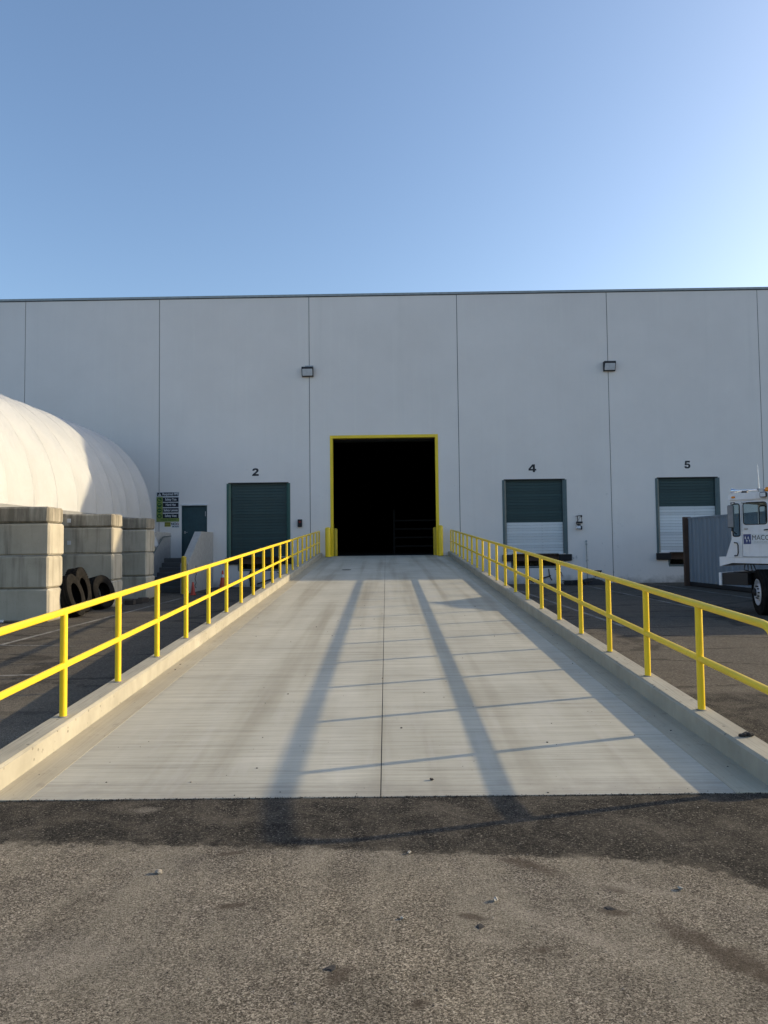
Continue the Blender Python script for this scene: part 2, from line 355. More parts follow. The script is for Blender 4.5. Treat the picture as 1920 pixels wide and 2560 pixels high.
# ------------------------------------------------------------------ mesh helpers
class MB:
    def __init__(s): s.v = []; s.f = []
    def add(s, vs, fs):
        o = len(s.v); s.v += [tuple(p) for p in vs]; s.f += [tuple(i+o for i in q) for q in fs]; return s
    def box(s, x0, x1, y0, y1, z0, z1):
        return s.add([(x0,y0,z0),(x1,y0,z0),(x1,y1,z0),(x0,y1,z0),(x0,y0,z1),(x1,y0,z1),(x1,y1,z1),(x0,y1,z1)],
                     [(0,3,2,1),(4,5,6,7),(0,1,5,4),(1,2,6,5),(2,3,7,6),(3,0,4,7)])
    def cbox(s, x0, x1, y0, y1, z0, z1, c=.02, jit=0, rnd=random):
        """box with chamfered edges"""
        bm = bmesh.new(); bmesh.ops.create_cube(bm, size=1)
        for v in bm.verts:
            v.co = Vector((x0 if v.co.x < 0 else x1, y0 if v.co.y < 0 else y1, z0 if v.co.z < 0 else z1))
        bmesh.ops.bevel(bm, geom=list(bm.edges), offset=c, segments=1, affect='EDGES')
        if jit:
            for v in bm.verts: v.co += Vector((rnd.uniform(-jit, jit), rnd.uniform(-jit, jit), rnd.uniform(-jit, jit)))
        bm.verts.index_update()
        s.add([v.co[:] for v in bm.verts], [[v.index for v in f.verts] for f in bm.faces]); bm.free(); return s
    def tube(s, pts, r, n=12, closed=False, caps=True):
        pts = [Vector(p) for p in pts]; N = len(pts); rings = []
        ref = None
        for i, p in enumerate(pts):
            a = pts[i-1] if (i or closed) else p; b = pts[(i+1) % N] if (i < N-1 or closed) else p
            t = (b-a).normalized()
            if ref is None: ref = t.orthogonal().normalized()
            ref = (ref - t*ref.dot(t))
            ref = ref.normalized() if ref.length > 1e-6 else t.orthogonal().normalized()
            bt = t.cross(ref); rr = r[i] if isinstance(r, (list, tuple)) else r
            rings.append([p + (ref*math.cos(q*2*math.pi/n) + bt*math.sin(q*2*math.pi/n))*rr for q in range(n)])
        vs = [q for g in rings for q in g]; fs = []
        for i in range(N if closed else N-1):
            j = (i+1) % N
            for q in range(n): fs.append((i*n+q, i*n+(q+1) % n, j*n+(q+1) % n, j*n+q))
        if caps and not closed: fs += [tuple(range(n))[::-1], tuple((N-1)*n+q for q in range(n))]
        return s.add(vs, fs)
    def lathe(s, prof, axis='Z', n=24, c=(0, 0, 0), closed=False):
        vs = []; fs = []; m = len(prof)
        for q in range(n):
            a = q*2*math.pi/n
            for r, h in prof:
                p = (r*math.cos(a), r*math.sin(a), h)
                if axis == 'Y': p = (p[0], p[2], p[1])
                if axis == 'X': p = (p[2], p[0], p[1])
                vs.append((p[0]+c[0], p[1]+c[1], p[2]+c[2]))
        for q in range(n):
            j = (q+1) % n
            for i in range(m if closed else m-1):
                k = (i+1) % m; fs.append((q*m+i, j*m+i, j*m+k, q*m+k))
        return s.add(vs, fs)
    def prism(s, loops, d0, d1, plane='XZ'):
        """polygon (first loop outer, others holes) extruded between d0 and d1"""
        def P3(p, d): return {'XZ': (p[0], d, p[1]), 'YZ': (d, p[0], p[1]), 'XY': (p[0], p[1], d)}[plane]
        flat = [p for l in loops for p in l]
        tris = tessellate_polygon([[Vector((p[0], p[1], 0)) for p in l] for l in loops])
        n = len(flat)
        vs = [P3(p, d0) for p in flat] + [P3(p, d1) for p in flat]
        fs = [tuple(t) for t in tris] + [tuple(i+n for i in t[::-1]) for t in tris]
        o = 0
        for l in loops:
            m = len(l)
            for i in range(m): j = (i+1) % m; fs.append((o+i, o+j, n+o+j, n+o+i))
            o += m
        return s.add(vs, fs)
    def mesh(s, name, mat, smooth=False, mats=None):
        me = bpy.data.meshes.new(name); me.from_pydata(s.v, [], s.f)
        bm = bmesh.new(); bm.from_mesh(me); bmesh.ops.recalc_face_normals(bm, faces=bm.faces[:]); bm.to_mesh(me); bm.free()
        if mat: me.materials.append(mat)
        if smooth:
            me.polygons.foreach_set('use_smooth', [True]*len(me.polygons))
            try: me.set_sharp_from_angle(angle=R(38))
            except Exception: pass
        return me
    def obj(s, name, mat, parent=None, smooth=False, **tags):
        return link(name, s.mesh(name, mat, smooth), parent, **tags)
def link(name, me, parent=None, loc=None, rot=None, **tags):
    o = bpy.data.objects.new(name, me); COL.objects.link(o)
    if parent: o.parent = parent
    if loc: o.location = loc
    if rot: o.rotation_euler = rot
    for k, v in tags.items(): o[k] = v
    return o
def thing(name, label, category, loc=(0, 0, 0), rot=(0, 0, 0), group=None):
    o = link(name, None, None, loc, rot, label=label, category=category)
    if group: o['group'] = group
    return o
def rect(x0, x1, z0, z1): return [(x0, z0), (x1, z0), (x1, z1), (x0, z1)]
def rrect(x0, x1, z0, z1, r, n=4):
    out = []
    for cx, cz, a0 in ((x1-r, z0+r, -90), (x1-r, z1-r, 0), (x0+r, z1-r, 90), (x0+r, z0+r, 180)):
        for i in range(n+1):
            a = R(a0+90*i/n); out.append((cx+r*math.cos(a), cz+r*math.sin(a)))
    return out
def text_mesh(body, size, mat, bold=0, depth=.002, align='CENTER', sx=1.0):
    c = bpy.data.curves.new('txt', 'FONT'); c.body = body; c.size = size; c.align_x = align; c.align_y = 'CENTER'
    c.offset = bold; c.extrude = depth; c.resolution_u = 3
    o = bpy.data.objects.new('txt', c); COL.objects.link(o)
    dg = bpy.context.evaluated_depsgraph_get()
    me = bpy.data.meshes.new_from_object(o.evaluated_get(dg)); bpy.data.objects.remove(o)
    me.materials.clear(); me.materials.append(mat)
    for v in me.vertices: v.co.x *= sx
    return me
FACE = (R(90), 0, 0)         # text lying in XZ, read from -Y

# ------------------------------------------------------------------ frame of the place
D, PSI, Y0, DZ = 29.1246, -.0109, 4.7096, 1.1889
XL, XR, KH, KW = -2.6067, 2.4983, .1607, .2005
SL = DZ/(D-Y0)
def rz(y): return .008 + (y-Y0)*SL
def wpt(x, z, off=0):      # wall coordinates -> world, off metres out of the wall
    return (x*math.cos(PSI)+off*math.sin(PSI), D+x*math.sin(PSI)-off*math.cos(PSI), z)
WROT = (0, 0, PSI)

# ------------------------------------------------------------------ ground
bm = MB()
bm.add([(-900, -900, 0), (900, -900, 0), (900, 900, 0), (-900, 900, 0)], [(0, 1, 2, 3)])
bm.obj('ground', ASPH, kind='structure')

m = MB()      # sheet laid round the foot of the ramp
def q4(x0, x1, y0, y1): m.add([(x0, y0, .003), (x1, y0, .003), (x1, y1, .003), (x0, y1, .003)], [(0, 1, 2, 3)])
q4(-9, 6.5, 2.0, 4.713); q4(2.66, 6.5, 4.713, 9.0)
m.obj('asphalt_patch', PATCH, kind='structure')

def line(x, y0, y1, w=.10, dx=0):
    n = 24; m = MB(); vs = []; fs = []
    for i in range(n+1):
        t = i/n; y = y0+(y1-y0)*t; j = .012*noise.noise(Vector((x, y*2, 0)))
        vs += [(x+dx*t-w/2+j, y, .004), (x+dx*t+w/2+j, y, .004)]
    for i in range(n): fs.append((2*i, 2*i+1, 2*i+3, 2*i+2))
    m.add(vs, fs).obj('painted_line', LINE, kind='structure')
for a in ((-6.62, 12.3, 24.2), (4.59, 14, 28.6), (7.57, 17.4, 28.6), (10.40, 20, 28.7), (-3.6, 20, 28.6)): line(*a)
m = MB(); m.add([(-8.6, 12.6, .004), (-5.2, 12.0, .004), (-5.2, 12.08, .004), (-8.6, 12.68, .004)], [(0, 1, 2, 3)]).obj('painted_line', LINE, kind='structure')
m = MB(); m.add([(-7.0, 9.0, .004), (-4.4, 9.35, .004), (-4.4, 9.45, .004), (-7.0, 9.1, .004)], [(0, 1, 2, 3)]).obj('painted_line', LINE, kind='structure')

# ------------------------------------------------------------------ ramp
def ramp_solid(m, x0, x1, y0, y1, top, bottom=None):
    """prism whose top follows the ramp; top = offset above the ramp surface"""
    zb = bottom
    vs = []
    for y in (y0, y1):
        zt = rz(y)+top; zz = zb if zb is not None else rz(y)+top-.15
        vs += [(x0, y, zz), (x1, y, zz), (x1, y, zt), (x0, y, zt)]
    m.add(vs, [(0, 1, 2, 3), (7, 6, 5, 4), (0, 4, 5, 1), (1, 5, 6, 2), (2, 6, 7, 3), (3, 7, 4, 0)])
WEND = D-.01
ramp = link('ramp', None, None, kind='structure')
m = MB(); ramp_solid(m, XL-KW+.004, XR+KW-.004, Y0+.01, WEND+.25, -.014, -.2); m.obj('ramp_base', P['sealant'], ramp)
JX = -.056; GL, GR = -2.345, 2.24
saw = []
for x0, x1 in ((GL+.001, JX-.0035), (JX+.0035, GR-.001)):
    m = MB(); ramp_solid(m, x0, x1, Y0, WEND+.24, 0, None)
    for i, v in enumerate(m.v):
        pass
    m.obj('slab', RAMP, ramp)
for x0, x1 in ((XL-.05, GL), (GR, XR+.05)):
    m = MB(); ramp_solid(m, x0, x1, Y0, WEND, .0015, None); m.obj('gutter', GUT, ramp)
m = MB(); y = 22.5; m.lathe([(.0, .0), (.145, .0), (.15, -.003), (.15, -.02)], 'Z', 28)
cv = m.obj('drain_cover', P['dark_steel'], ramp); cv.location = (-1.26, y, rz(y)+.006); cv.rotation_euler = (math.atan(SL), 0, 0)

def kerb(side, name):
    m = MB(); c = .018
    xi = XL if side < 0 else XR; xo = xi+side*KW
    N = 100; vs = []; fs = []
    for i in range(N+1):
        y = Y0+.0+(WEND-Y0)*i/N; b = rz(y)
        q = .0035*noise.noise(Vector((side*9, y*1.7, 0)))
        sec = [(xi, b-.05), (xi+q, b+KH-c), (xi+side*c*1.2+q, b+KH), (xo-side*c*.7, b+KH+.003), (xo, b+KH-c*.7), (xo, -.15)]
        vs += [(x, y, z) for x, z in sec]
    k = 6
    for i in range(N):
        for j in range(k): fs.append((i*k+j, i*k+(j+1) % k, (i+1)*k+(j+1) % k, (i+1)*k+j))
    fs += [tuple(range(k))[::-1], tuple(N*k+j for j in range(k))]
    m.add(vs, fs).obj(name, KERB, kind='structure')
kerb(-1, 'kerb'); kerb(1, 'kerb')

# ------------------------------------------------------------------ guard rails
RT, RM, RR = .872, .424, .030          # rail heights above the kerb top
POSTS = [6.03+1.219*i for i in range(19)] + [28.93]
def guardrail(side, label):
    x = (XL-.104) if side < 0 else (XR+.104)
    kz = lambda y: rz(y)+KH
    t = thing('guardrail', label, 'railing', (x, POSTS[0], kz(POSTS[0])), group='yellow pipe railings along the ramp')
    def L(y, z): return (0, y-POSTS[0], z-kz(POSTS[0]))
    y1 = POSTS[-1]; r = .20; ye = POSTS[0]-1.219; ya = ye+r
    top = [L(y1, kz(y1)+RT), L((y1+ya)/2, kz((y1+ya)/2)+RT)]
    top += [L(ya-r*math.sin(R(i*15)), kz(ya)+RT-r*(1-math.cos(R(i*15)))) for i in range(7)]
    top += [L(ye, kz(ye)+.3), L(ye, kz(ye)-.02)]
    m = MB(); m.tube(top, RR, 14); m.obj('top_rail', YEL, t, True)
    m = MB(); m.tube([L(ye, kz(ye)+RM), L(y1, kz(y1)+RM)], RR*.93, 14); m.obj('mid_rail', YEL, t, True)
    pm = MB(); pm.tube([(0, 0, -.02), (0, 0, RT)], RR, 14)
    pm = pm.mesh('post', YEL, True)
    sm = MB(); sm.lathe([(RR+.003, -.012), (RR+.014, -.004), (RR+.012, .004), (RR+.001, .008)], 'Z', 14); sm = sm.mesh('base_collar', P['stone_grey'], True)
    for y in POSTS:
        p = link('post', pm, t, L(y, kz(y)))
        link('base_collar', sm, p)
    return t
guardrail(-1, 'yellow pipe guardrail on the left kerb of the ramp, lit by the sun')
guardrail(1, 'yellow pipe guardrail on the right kerb of the ramp, on the truck side')

# ------------------------------------------------------------------ warehouse
bld = thing('warehouse', 'long grey concrete tilt-up warehouse with dock doors and one open drive-in door', 'building', (0, D, 0), WROT)
TH, TOP = .20, 11.95
DOORS = {'2': (-6.424, -3.992), '4': (4.817, 7.26), '5': (11.0125, 13.4387)}
DT, DB = 4.234, 1.215
PIT = .27
MX0, MX1, MT = -2.167, 2.047, 6.038
MD = (-8.353, -7.314, 1.25, 3.34)
joints = [-52, -39.9, -27.3, -20.98, -14.883, -9.29, -3.093, 3.004, 9.151, 15.302, 21.45, 27.6, 33.7, 64]
holes = {}
def inpanel(x): return next(i for i in range(len(joints)-1) if joints[i] < x < joints[i+1])
for n, (a, b) in DOORS.items():
    i = inpanel(a); holes.setdefault(i, [])
    p = PIT if n == '4' else .42
    # door opening with the leveller pit below it, as one outline
    holes[i].append([(a, DB), (a+p, DB), (a+p, .70), (b-p, .70), (b-p, DB), (b, DB), (b, DT), (a, DT)])
holes.setdefault(inpanel(-8), []).append(rect(*MD[:2], MD[2], MD[3]))
holes.setdefault(inpanel(0), []).append(rect(MX0, MX1, 1.0, MT))
for i in range(len(joints)-1):
    g = .013
    m = MB(); m.prism([rect(joints[i]+g, joints[i+1]-g, -.3, TOP)] + holes.get(i, []), 0, TH, 'XZ')
    m.obj('wall_panel', WALL, bld)
for x in joints[1:-1]:
    m = MB(); m.box(x-.02, x+.02, .022, .05, -.2, TOP-.01); m.obj('joint_sealant', P['sealant'], bld)
m = MB()
for a, b in zip(joints[:-1:2], joints[2::2] + [joints[-1]]): m.box(a+.002, b-.002, -.035, TH+.05, TOP-.012, TOP+.075)
m.obj('coping', P['coping_metal'], bld)
m = MB(); m.box(joints[0], joints[-1], -.006, .0, TOP-.045, TOP-.014); m.obj('coping_shadow_strip', P['sealant'], bld)  # dark strip painted in as the shadow line under the coping
m = MB(); m.box(joints[0], joints[-1], TH+.002, 50, TOP-.8, TOP-.5); m.obj('roof', P['roof_grey'], bld)
m = MB(); m.box(joints[0]-.2, joints[0], 0, 50, -.3, TOP); m.obj('side_wall', WALL, bld)
m = MB(); m.box(joints[-1], joints[-1]+.2, 0, 50, -.3, TOP); m.obj('side_wall', WALL, bld)
m = MB(); m.box(joints[0], joints[-1], 50, 50.2, -.3, TOP); m.obj('back_wall', P['interior_shade_dark'], bld)
m = MB(); m.box(joints[0], joints[-1], TH+.001, 49.99, .95, DZ+.004); m.obj('floor_slab', P['interior_floor_shade'], bld)
# drive-in door frame
m = MB()
m.prism([[(MX0-.10, DZ), (MX0-.10, MT+.105), (MX1+.105, MT+.105), (MX1+.105, DZ), (MX1, DZ), (MX1, MT), (MX0, MT), (MX0, DZ)]], -.012, .0, 'XZ')
m.box(MX0, MX0+.012, -.012, TH+.04, DZ, MT); m.box(MX1-.012, MX1, -.012, TH+.04, DZ, MT); m.box(MX0+.012, MX1-.012, -.012, TH+.04, MT-.012, MT)
m.obj('door_frame', YEL, bld)
m = MB()
m.box(MX0-.35, MX1+.35, TH+.05, TH+.75, MT-.05, MT+.7); m.obj('roll_door_housing', P['interior_shade_dark'], bld)

DIGIT = {'2': [[(0,0),(.85,0),(.85,.24),(.42,.24),(.62,.40),(.78,.55),(.84,.70),(.80,.86),(.66,.97),(.44,1.0),(.22,.97),(.07,.87),(.01,.70),(.27,.67),(.31,.76),(.42,.80),(.52,.77),(.56,.69),(.52,.59),(.38,.46),(.12,.26),(.0,.12)]],
         '4': [[(.48,0),(.74,0),(.74,.20),(.88,.20),(.88,.41),(.74,.41),(.74,1),(.44,1),(0,.42),(0,.20),(.48,.20)], [(.23,.41),(.48,.41),(.48,.72)]],
         '5': [[(.02,.28),(.06,.13),(.18,.03),(.40,0),(.62,.03),(.78,.14),(.84,.33),(.78,.52),(.64,.63),(.46,.65),(.33,.62),(.35,.78),(.78,.78),(.78,1),(.15,1),(.06,.45),(.28,.42),(.36,.47),(.45,.47),(.54,.43),(.57,.33),(.53,.23),(.43,.19),(.34,.22),(.29,.31)]]}
def dock(n):
    a, b = DOORS[n]; split = {'2': 0, '4': 2.446, '5': 3.063}[n]
    pm = P['jamb_green'] if n == '2' else P['jamb_grey_green']
    yb = .13
    m = MB(); m.box(a+.02, b-.02, yb+.02, yb+.04, DB, DT)
    d = m.obj('dock_door', P['black_rubber'], bld)
    pitch = .1161; N = 26
    sm = {}
    for mt, key in ((TEAL, 'g'), (WSLAT, 'w')):
        s = MB(); wdt = (b-a)/2-.075
        s.prism([[(-.055, yb+.02), (-.055, .0), (-.048, -.004), (.038, -.012), (.050, -.012), (.055, .0), (.055, yb+.02)]], -wdt, wdt, 'YZ')
        # profile is (z, y): swap into place
        s.v = [(x, z, y) for x, y, z in s.v]
        sm[key] = s.mesh('slat', mt)
    for i in range(N):
        z = DB+.06+i*pitch
        key = 'w' if z < split else 'g'
        link('slat', sm[key], d, ((a+b)/2, yb+.0, z))
    for s, x in ((1, a), (-1, b)):
        m = MB()
        m.prism([[(x-s*.085, -.012), (x+s*.0, -.012), (x+s*.075, .05), (x+s*.075, yb-.03), (x+s*.06, yb-.03), (x+s*.06, .06), (x, .004), (x-s*.085, .0)]], DB-.02, DT-.015, 'XY')
        m.obj('jamb', pm, d)
    m = MB(); m.box(a-.02, b+.02, -.008, .0, DT-.015, DT+.02); m.box(a, b, 0, yb, DT-.012, DT-.003); m.obj('lintel_angle', P['dark_steel'], d)
    # dock edge: bumpers, leveller, pit
    p = PIT if n == '4' else .42
    for x0, x1 in ((a-.13, a+p+.02), (b-p-.02, b+.215)):
        m = MB(); m.cbox(x0, x1, -.115, -.004, .925, 1.19, .015); m.obj('dock_bumper', P['black_rubber'], bld)
    m = MB(); m.box(a+p+.01, b-p-.01, .05, .10, .93, 1.17); m.cbox(a+p+.005, b-p-.005, -.06, .6, 1.172, 1.196, .004)
    lv = m.obj('dock_leveller', P['rusty_steel'], bld)
    for i in range(11):
        x = a+p+.1+(b-a-2*p-.2)*i/10
        m = MB(); m.cbox(x-.035, x+.035, -.07, -.02, 1.198, 1.222, .006); m.obj('hinge_knuckle', P['dark_steel'], lv)
    m = MB(); m.box(a+p-.04, b-p+.04, -.01, .001, .645, .70); m.box(a+p-.055, a+p+.002, -.01, .001, .70, .93); m.box(b-p-.002, b-p+.055, -.01, .001, .70, .93)
    m.obj('pit_curb_angle', P['sill_steel'], bld)
    m = MB(); m.box(a+p-.3, b-p+.3, TH+.001, 1.6, .3, .71); m.box(a+p-.1, a+p-.02, TH, 1.6, .71, .94); m.box(b-p+.02, b-p+.1, TH, 1.6, .71, .94); m.box(a+p-.3, b-p+.3, 1.6, 1.7, .3, .94)
    m.obj('leveller_pit', P['pit_concrete'], bld)
    # painted number
    nx, nz = {'2': (-5.328, 4.683), '4': (5.97, 4.693), '5': (12.25, 4.757)}[n]
    m = MB(); sx = {'2': .315, '4': .355, '5': .30}[n]
    m.prism([[(nx+(px-.425)*sx, nz+(pz-.5)*.315) for px, pz in lp] for lp in DIGIT[n]], -.003, -.0005, 'XZ'); m.obj('painted_number', P['black_paint'], bld)
for n in '245': dock(n)
# hydraulic hoses and arm under dock 4 and 2
for n, s in (('4', 1), ('2', -1)):
    a, b = DOORS[n]; c = (a+b)/2
    m = MB(); m.tube([(c-.32, -.03, .66), (c-.40, -.05, .45), (c-.34, -.07, .2), (c-.12, -.12, .05)], .02, 8)
    m.tube([(c-.05, -.03, .12), (c+.3, -.05, .24), (c+.58, -.04, .33)], .025, 8); m.tube([(c+.5, -.03, .6), (c+.53, -.05, .3), (c+.62, -.06, .14)], .02, 8)
    m.tube([(c+.75, -.03, .6), (c+1.0, -.05, .45), (c+1.04, -.05, .3)], .015, 8)
    m.box(c-.36, c-.28, -.02, -.001, .02, .64)
    m.obj('hydraulic_line', P['hose_black'], bld)
# personnel door
x0, x1, z0, z1 = MD
m = MB(); m.box(x0+.045, x1-.045, .05, .10, z0, z1-.045); dr = m.obj('personnel_door', P['door_teal'], bld)
m = MB(); m.box(x0+.002, x0+.04, -.004, .12, z0, z1); m.box(x1-.04, x1-.002, -.004, .12, z0, z1); m.box(x0+.04, x1-.04, -.004, .12, z1-.04, z1-.002); m.obj('frame', P['door_teal'], dr)
m = MB(); m.box(x0-.03, x1+.03, -.05, -.001, z1+.004, z1+.05); m.obj('drip_cap', P['sign_white'], dr)
m = MB(); m.tube([(x0+.12, .05, 2.25), (x0+.12, -.01, 2.25), (x0+.24, -.01, 2.25)], .012, 8); m.cbox(x0+.09, x0+.15, .035, .05, 2.2, 2.3, .004); m.obj('lever_handle', P['galv_steel'], dr)
m = MB(); m.box(x1-.09, x1-.06, .03, .05, 2.9, 3.1); m.obj('hinge', P['galv_steel'], dr)
m = MB(); m.box(x0-.5, x1+1.0, .11, .16, z0-.3, z1+.3); m.obj('door_backing', P['interior_shade_dark'], bld)
# joints of conduit
def on_wall(name, label, cat, x, z, group=None): return thing(name, label, cat, wpt(x, z), WROT, group)

def wall_lamp(x, z, label, box):
    t = on_wall('wall_lamp', label, 'wall lamp', x, z, 'wall pack floodlights high on the warehouse')
    w2, h2 = .235, .19
    m = MB(); m.prism([[(-.0, -h2), (-.10, -h2), (-.21, h2-.06), (-.21, h2), (-.0, h2)]], -w2, w2, 'YZ'); m.obj('housing', P['lamp_bronze'], t)
    f = lambda z_: -.10-.11*(z_+h2)/(2*h2-.06)
    m = MB()
    pts = rrect(-w2+.022, w2-.022, -h2+.02, h2-.085, .03)
    m.add([(px, f(pz)-.004, pz) for px, pz in pts] + [(px*.93, f(pz*.9)-.028, pz*.9) for px, pz in pts],
          [tuple(range(len(pts), 2*len(pts)))] + [(i, (i+1) % len(pts), len(pts)+(i+1) % len(pts), len(pts)+i) for i in range(len(pts))])
    m.obj('lens', P['lens_glass'], t)
    m = MB(); m.tube([(px, f(pz)-.006, pz) for px, pz in pts], .008, 6, closed=True); m.obj('lens_gasket', P['gasket'], t)
    if box:
        m = MB(); m.cbox(-.115, .24, -.045, 0, h2+.004, h2+.085, .006); m.obj('junction_box', P['galv_steel'], t)
wall_lamp(-3.155, 8.77, 'dark floodlight with a junction box on top, high left above the drive-in door', True)
wall_lamp(9.18, 8.82, 'dark floodlight with grey lens on the joint high between docks 4 and 5', False)

# ------------------------------------------------------------------ signs
t = on_wall('safety_sign', 'green and white safety equipment sign with black rows beside the teal personnel door', 'sign', -8.92, 3.30)
sw, sh = .472, .612
m = MB(); m.box(-sw, sw, -.012, -.001, -sh, sh); pn = m.obj('panel', P['sign_white'], t)
m = MB(); m.box(-sw+.005, -.21, -.0150, -.0125, -sh+.16, .41); m.box(-sw+.005, sw-.005, -.0150, -.0125, -sh+.005, -sh+.158); m.obj('green_field', P['sign_green'], t)
rows = [('Required PPE', .513, -.44, .44), ('Safety Toe', .295, -.205, .44), ('Hard Hat', .078, -.205, .44), ('Safety Lenses', -.145, -.205, .44), ('Safety Vest', -.375, -.205, .44)]
for i, (tx, z, xa, xb) in enumerate(rows):
    hh = .078 if i == 0 else .092
    m = MB(); m.box(xa, xb, -.0175, -.0155, z-hh, z+hh); b_ = m.obj('text_row', P['sign_navy'], t)
    me = text_mesh(tx, .145 if i == 0 else .135, P['sign_white'], .003, .0008, sx=.82 if i == 0 else .80)
    link('lettering', me, b_, ((xa+xb)/2+(.1 if i == 0 else 0), -.0182, z+.005), FACE)
    if i == 0:
        m = MB(); m.prism([[(-.40, z-.055), (-.27, z-.055), (-.335, z+.06)]], -.0195, -.0177, 'XZ'); m.obj('warning_triangle', P['sign_white'], b_)
        m = MB(); m.box(-.342, -.328, -.0205, -.0196, z-.022, z+.03); m.box(-.342, -.328, -.0205, -.0196, z-.043, z-.031); m.obj('exclamation_mark', P['sign_navy'], b_)
    else:
        m = MB(); m.lathe([(0, -.0178), (.093, -.0178), (.093, -.0152)], 'Y', 28, (-.345, 0, z)); pc = m.obj('pictogram', P['pict_green'], t)
        m = MB(); X = -.345
        if i == 1: m.prism([[(X-.05, z-.05), (X+.055, z-.05), (X+.055, z-.02), (X, z+.0), (X-.01, z+.05), (X-.05, z+.05)]], -.0195, -.018, 'XZ')
        if i == 2: m.prism([[(X-.065, z+.01)] + [(X+.05*math.cos(R(a)), z+.012+.045*math.sin(R(a))) for a in range(170, -1, -17)] + [(X+.065, z+.01), (X+.065, z), (X-.065, z)]], -.0195, -.018, 'XZ')
        if i == 3: m.prism([rrect(X-.06, X-.006, z-.018, z+.02, .014)], -.0195, -.018, 'XZ'); m.prism([rrect(X+.006, X+.06, z-.018, z+.02, .014)], -.0195, -.018, 'XZ'); m.box(X-.006, X+.006, -.0195, -.018, z+.004, z+.012)
        if i == 4: m.prism([[(X-.04, z-.05), (X+.04, z-.05), (X+.045, z+.03), (X+.02, z+.05), (X, z+.01), (X-.02, z+.05), (X-.045, z+.03)]], -.0195, -.018, 'XZ')
        m.obj('symbol', P['sign_green'], pc)
me = text_mesh('Waste Services', .11, P['pict_green'], .002, .0008, sx=.95); link('lettering', me, t, (.03, -.0158, -sh+.085), FACE)
t = on_wall('caution_placard', 'small yellow striped placard under the safety equipment sign', 'sign', -8.93, 2.585)
m = MB(); m.box(-.125, .125, -.006, -.001, -.095, .09); m.obj('plate', P['sign_yellow'], t)
for z in (.07, .03, -.022, -.06):
    m = MB(); m.box(-.12, .12, -.0085, -.0065, z-.010, z+.009); m.obj('text_bar', P['sign_navy'], t)
t = on_wall('no_smoking_sign', 'small white no smoking placard left of the teal personnel door', 'sign', -8.605, 2.553)
m = MB(); m.box(-.155, .155, -.006, -.001, -.11, .105); m.obj('plate', P['sign_white'], t)
link('lettering', text_mesh('NO', .15, P['black_paint'], .004, .0006, sx=.9), t, (-.075, -.0072, .04), FACE)
link('lettering', text_mesh('SMOKING', .075, P['black_paint'], .002, .0006, sx=.86), t, (0, -.0072, -.065), FACE)
m = MB(); m.tube([(.085+.045*math.cos(R(a)), -.008, .04+.045*math.sin(R(a))) for a in range(0, 360, 20)], .007, 6, closed=True); m.tube([(.055, -.008, .07), (.115, -.008, .01)], .006, 6); m.obj('prohibition_ring', P['red_paint'], t)

# dock signal light
t = on_wall('dock_signal', 'black dock signal box with a red lens right of dock door 2', 'signal light', -3.51, 2.568)
m = MB(); m.cbox(-.09, .09, -.10, -.001, -.153, .153, .012); m.obj('housing', P['black_paint'], t)
for z, mt in ((.055, 'red_paint'), (-.07, 'dark_steel')):
    m = MB(); m.lathe([(0, -.118), (.045, -.112), (.052, -.1)], 'Y', 18, (0, 0, z)); m.obj('lens', P[mt], t)
    m = MB()
    m.add([(.06*math.cos(R(a)), yy, z+.06*math.sin(R(a))) for yy in (-.1, -.15) for a in range(20, 161, 20)], [(i, i+1, i+9, i+8) for i in range(7)]); m.obj('visor', P['black_paint'], t)
# swing arm lamp right of dock 4
t = on_wall('dock_lamp', 'broken black swing-arm dock lamp hanging on the wall right of dock door 4', 'dock lamp', 7.79, 2.46)
m = MB(); m.tube([(-.14, -.16, .25), (-.03, -.05, .275), (.11, -.02, .285)], .014, 8); m.tube([(-.05, -.06, .27), (-.045, -.06, .0)], .014, 8); m.tube([(.125, -.02, .285), (.13, -.02, .0)], .008, 8)
m.cbox(-.10, .15, -.09, -.02, -.03, .04, .008); m.tube([(-.09, -.05, .02), (-.1, -.08, -.06), (-.04, -.09, -.11), (.03, -.09, -.10)], .014, 8); m.tube([(.03, -.06, .2), (-.02, -.07, .08)], .008, 6)
m.cbox(-.06, .06, -.12, -.05, -.13, -.06, .01); m.box(.09, .15, -.02, -.001, .22, .3)
m.obj('arm', P['black_paint'], t)
m = MB(); m.lathe([(.0, -.1), (.045, -.1), (.075, -.02), (.075, .06), (.06, .07)], 'X', 18, (-.02, -.13, -.215)); m.obj('lamp_head', P['rim_white'], t, True)
m = MB(); m.lathe([(.0, .071), (.058, .071), (.078, .06), (.082, .11), (.07, .12), (.06, .075)], 'X', 18, (-.02, -.13, -.215)); m.obj('lamp_guard', P['black_paint'], t, True)
# conduit
t = on_wall('conduit', 'thin grey conduit running down the wall between docks 4 and 5', 'conduit', 8.085, 0)
m = MB(); m.tube([(0, -.022, 1.75), (.005, -.022, 1.0), (.015, -.022, .1)], .014, 8); m.obj('pipe', P['coping_metal'], t)
for z in (1.7, 1.58, .62):
    m = MB(); m.cbox(-.03, .03, -.045, -.001, z-.03, z+.03, .006); m.obj('fitting', P['coping_metal'], t)

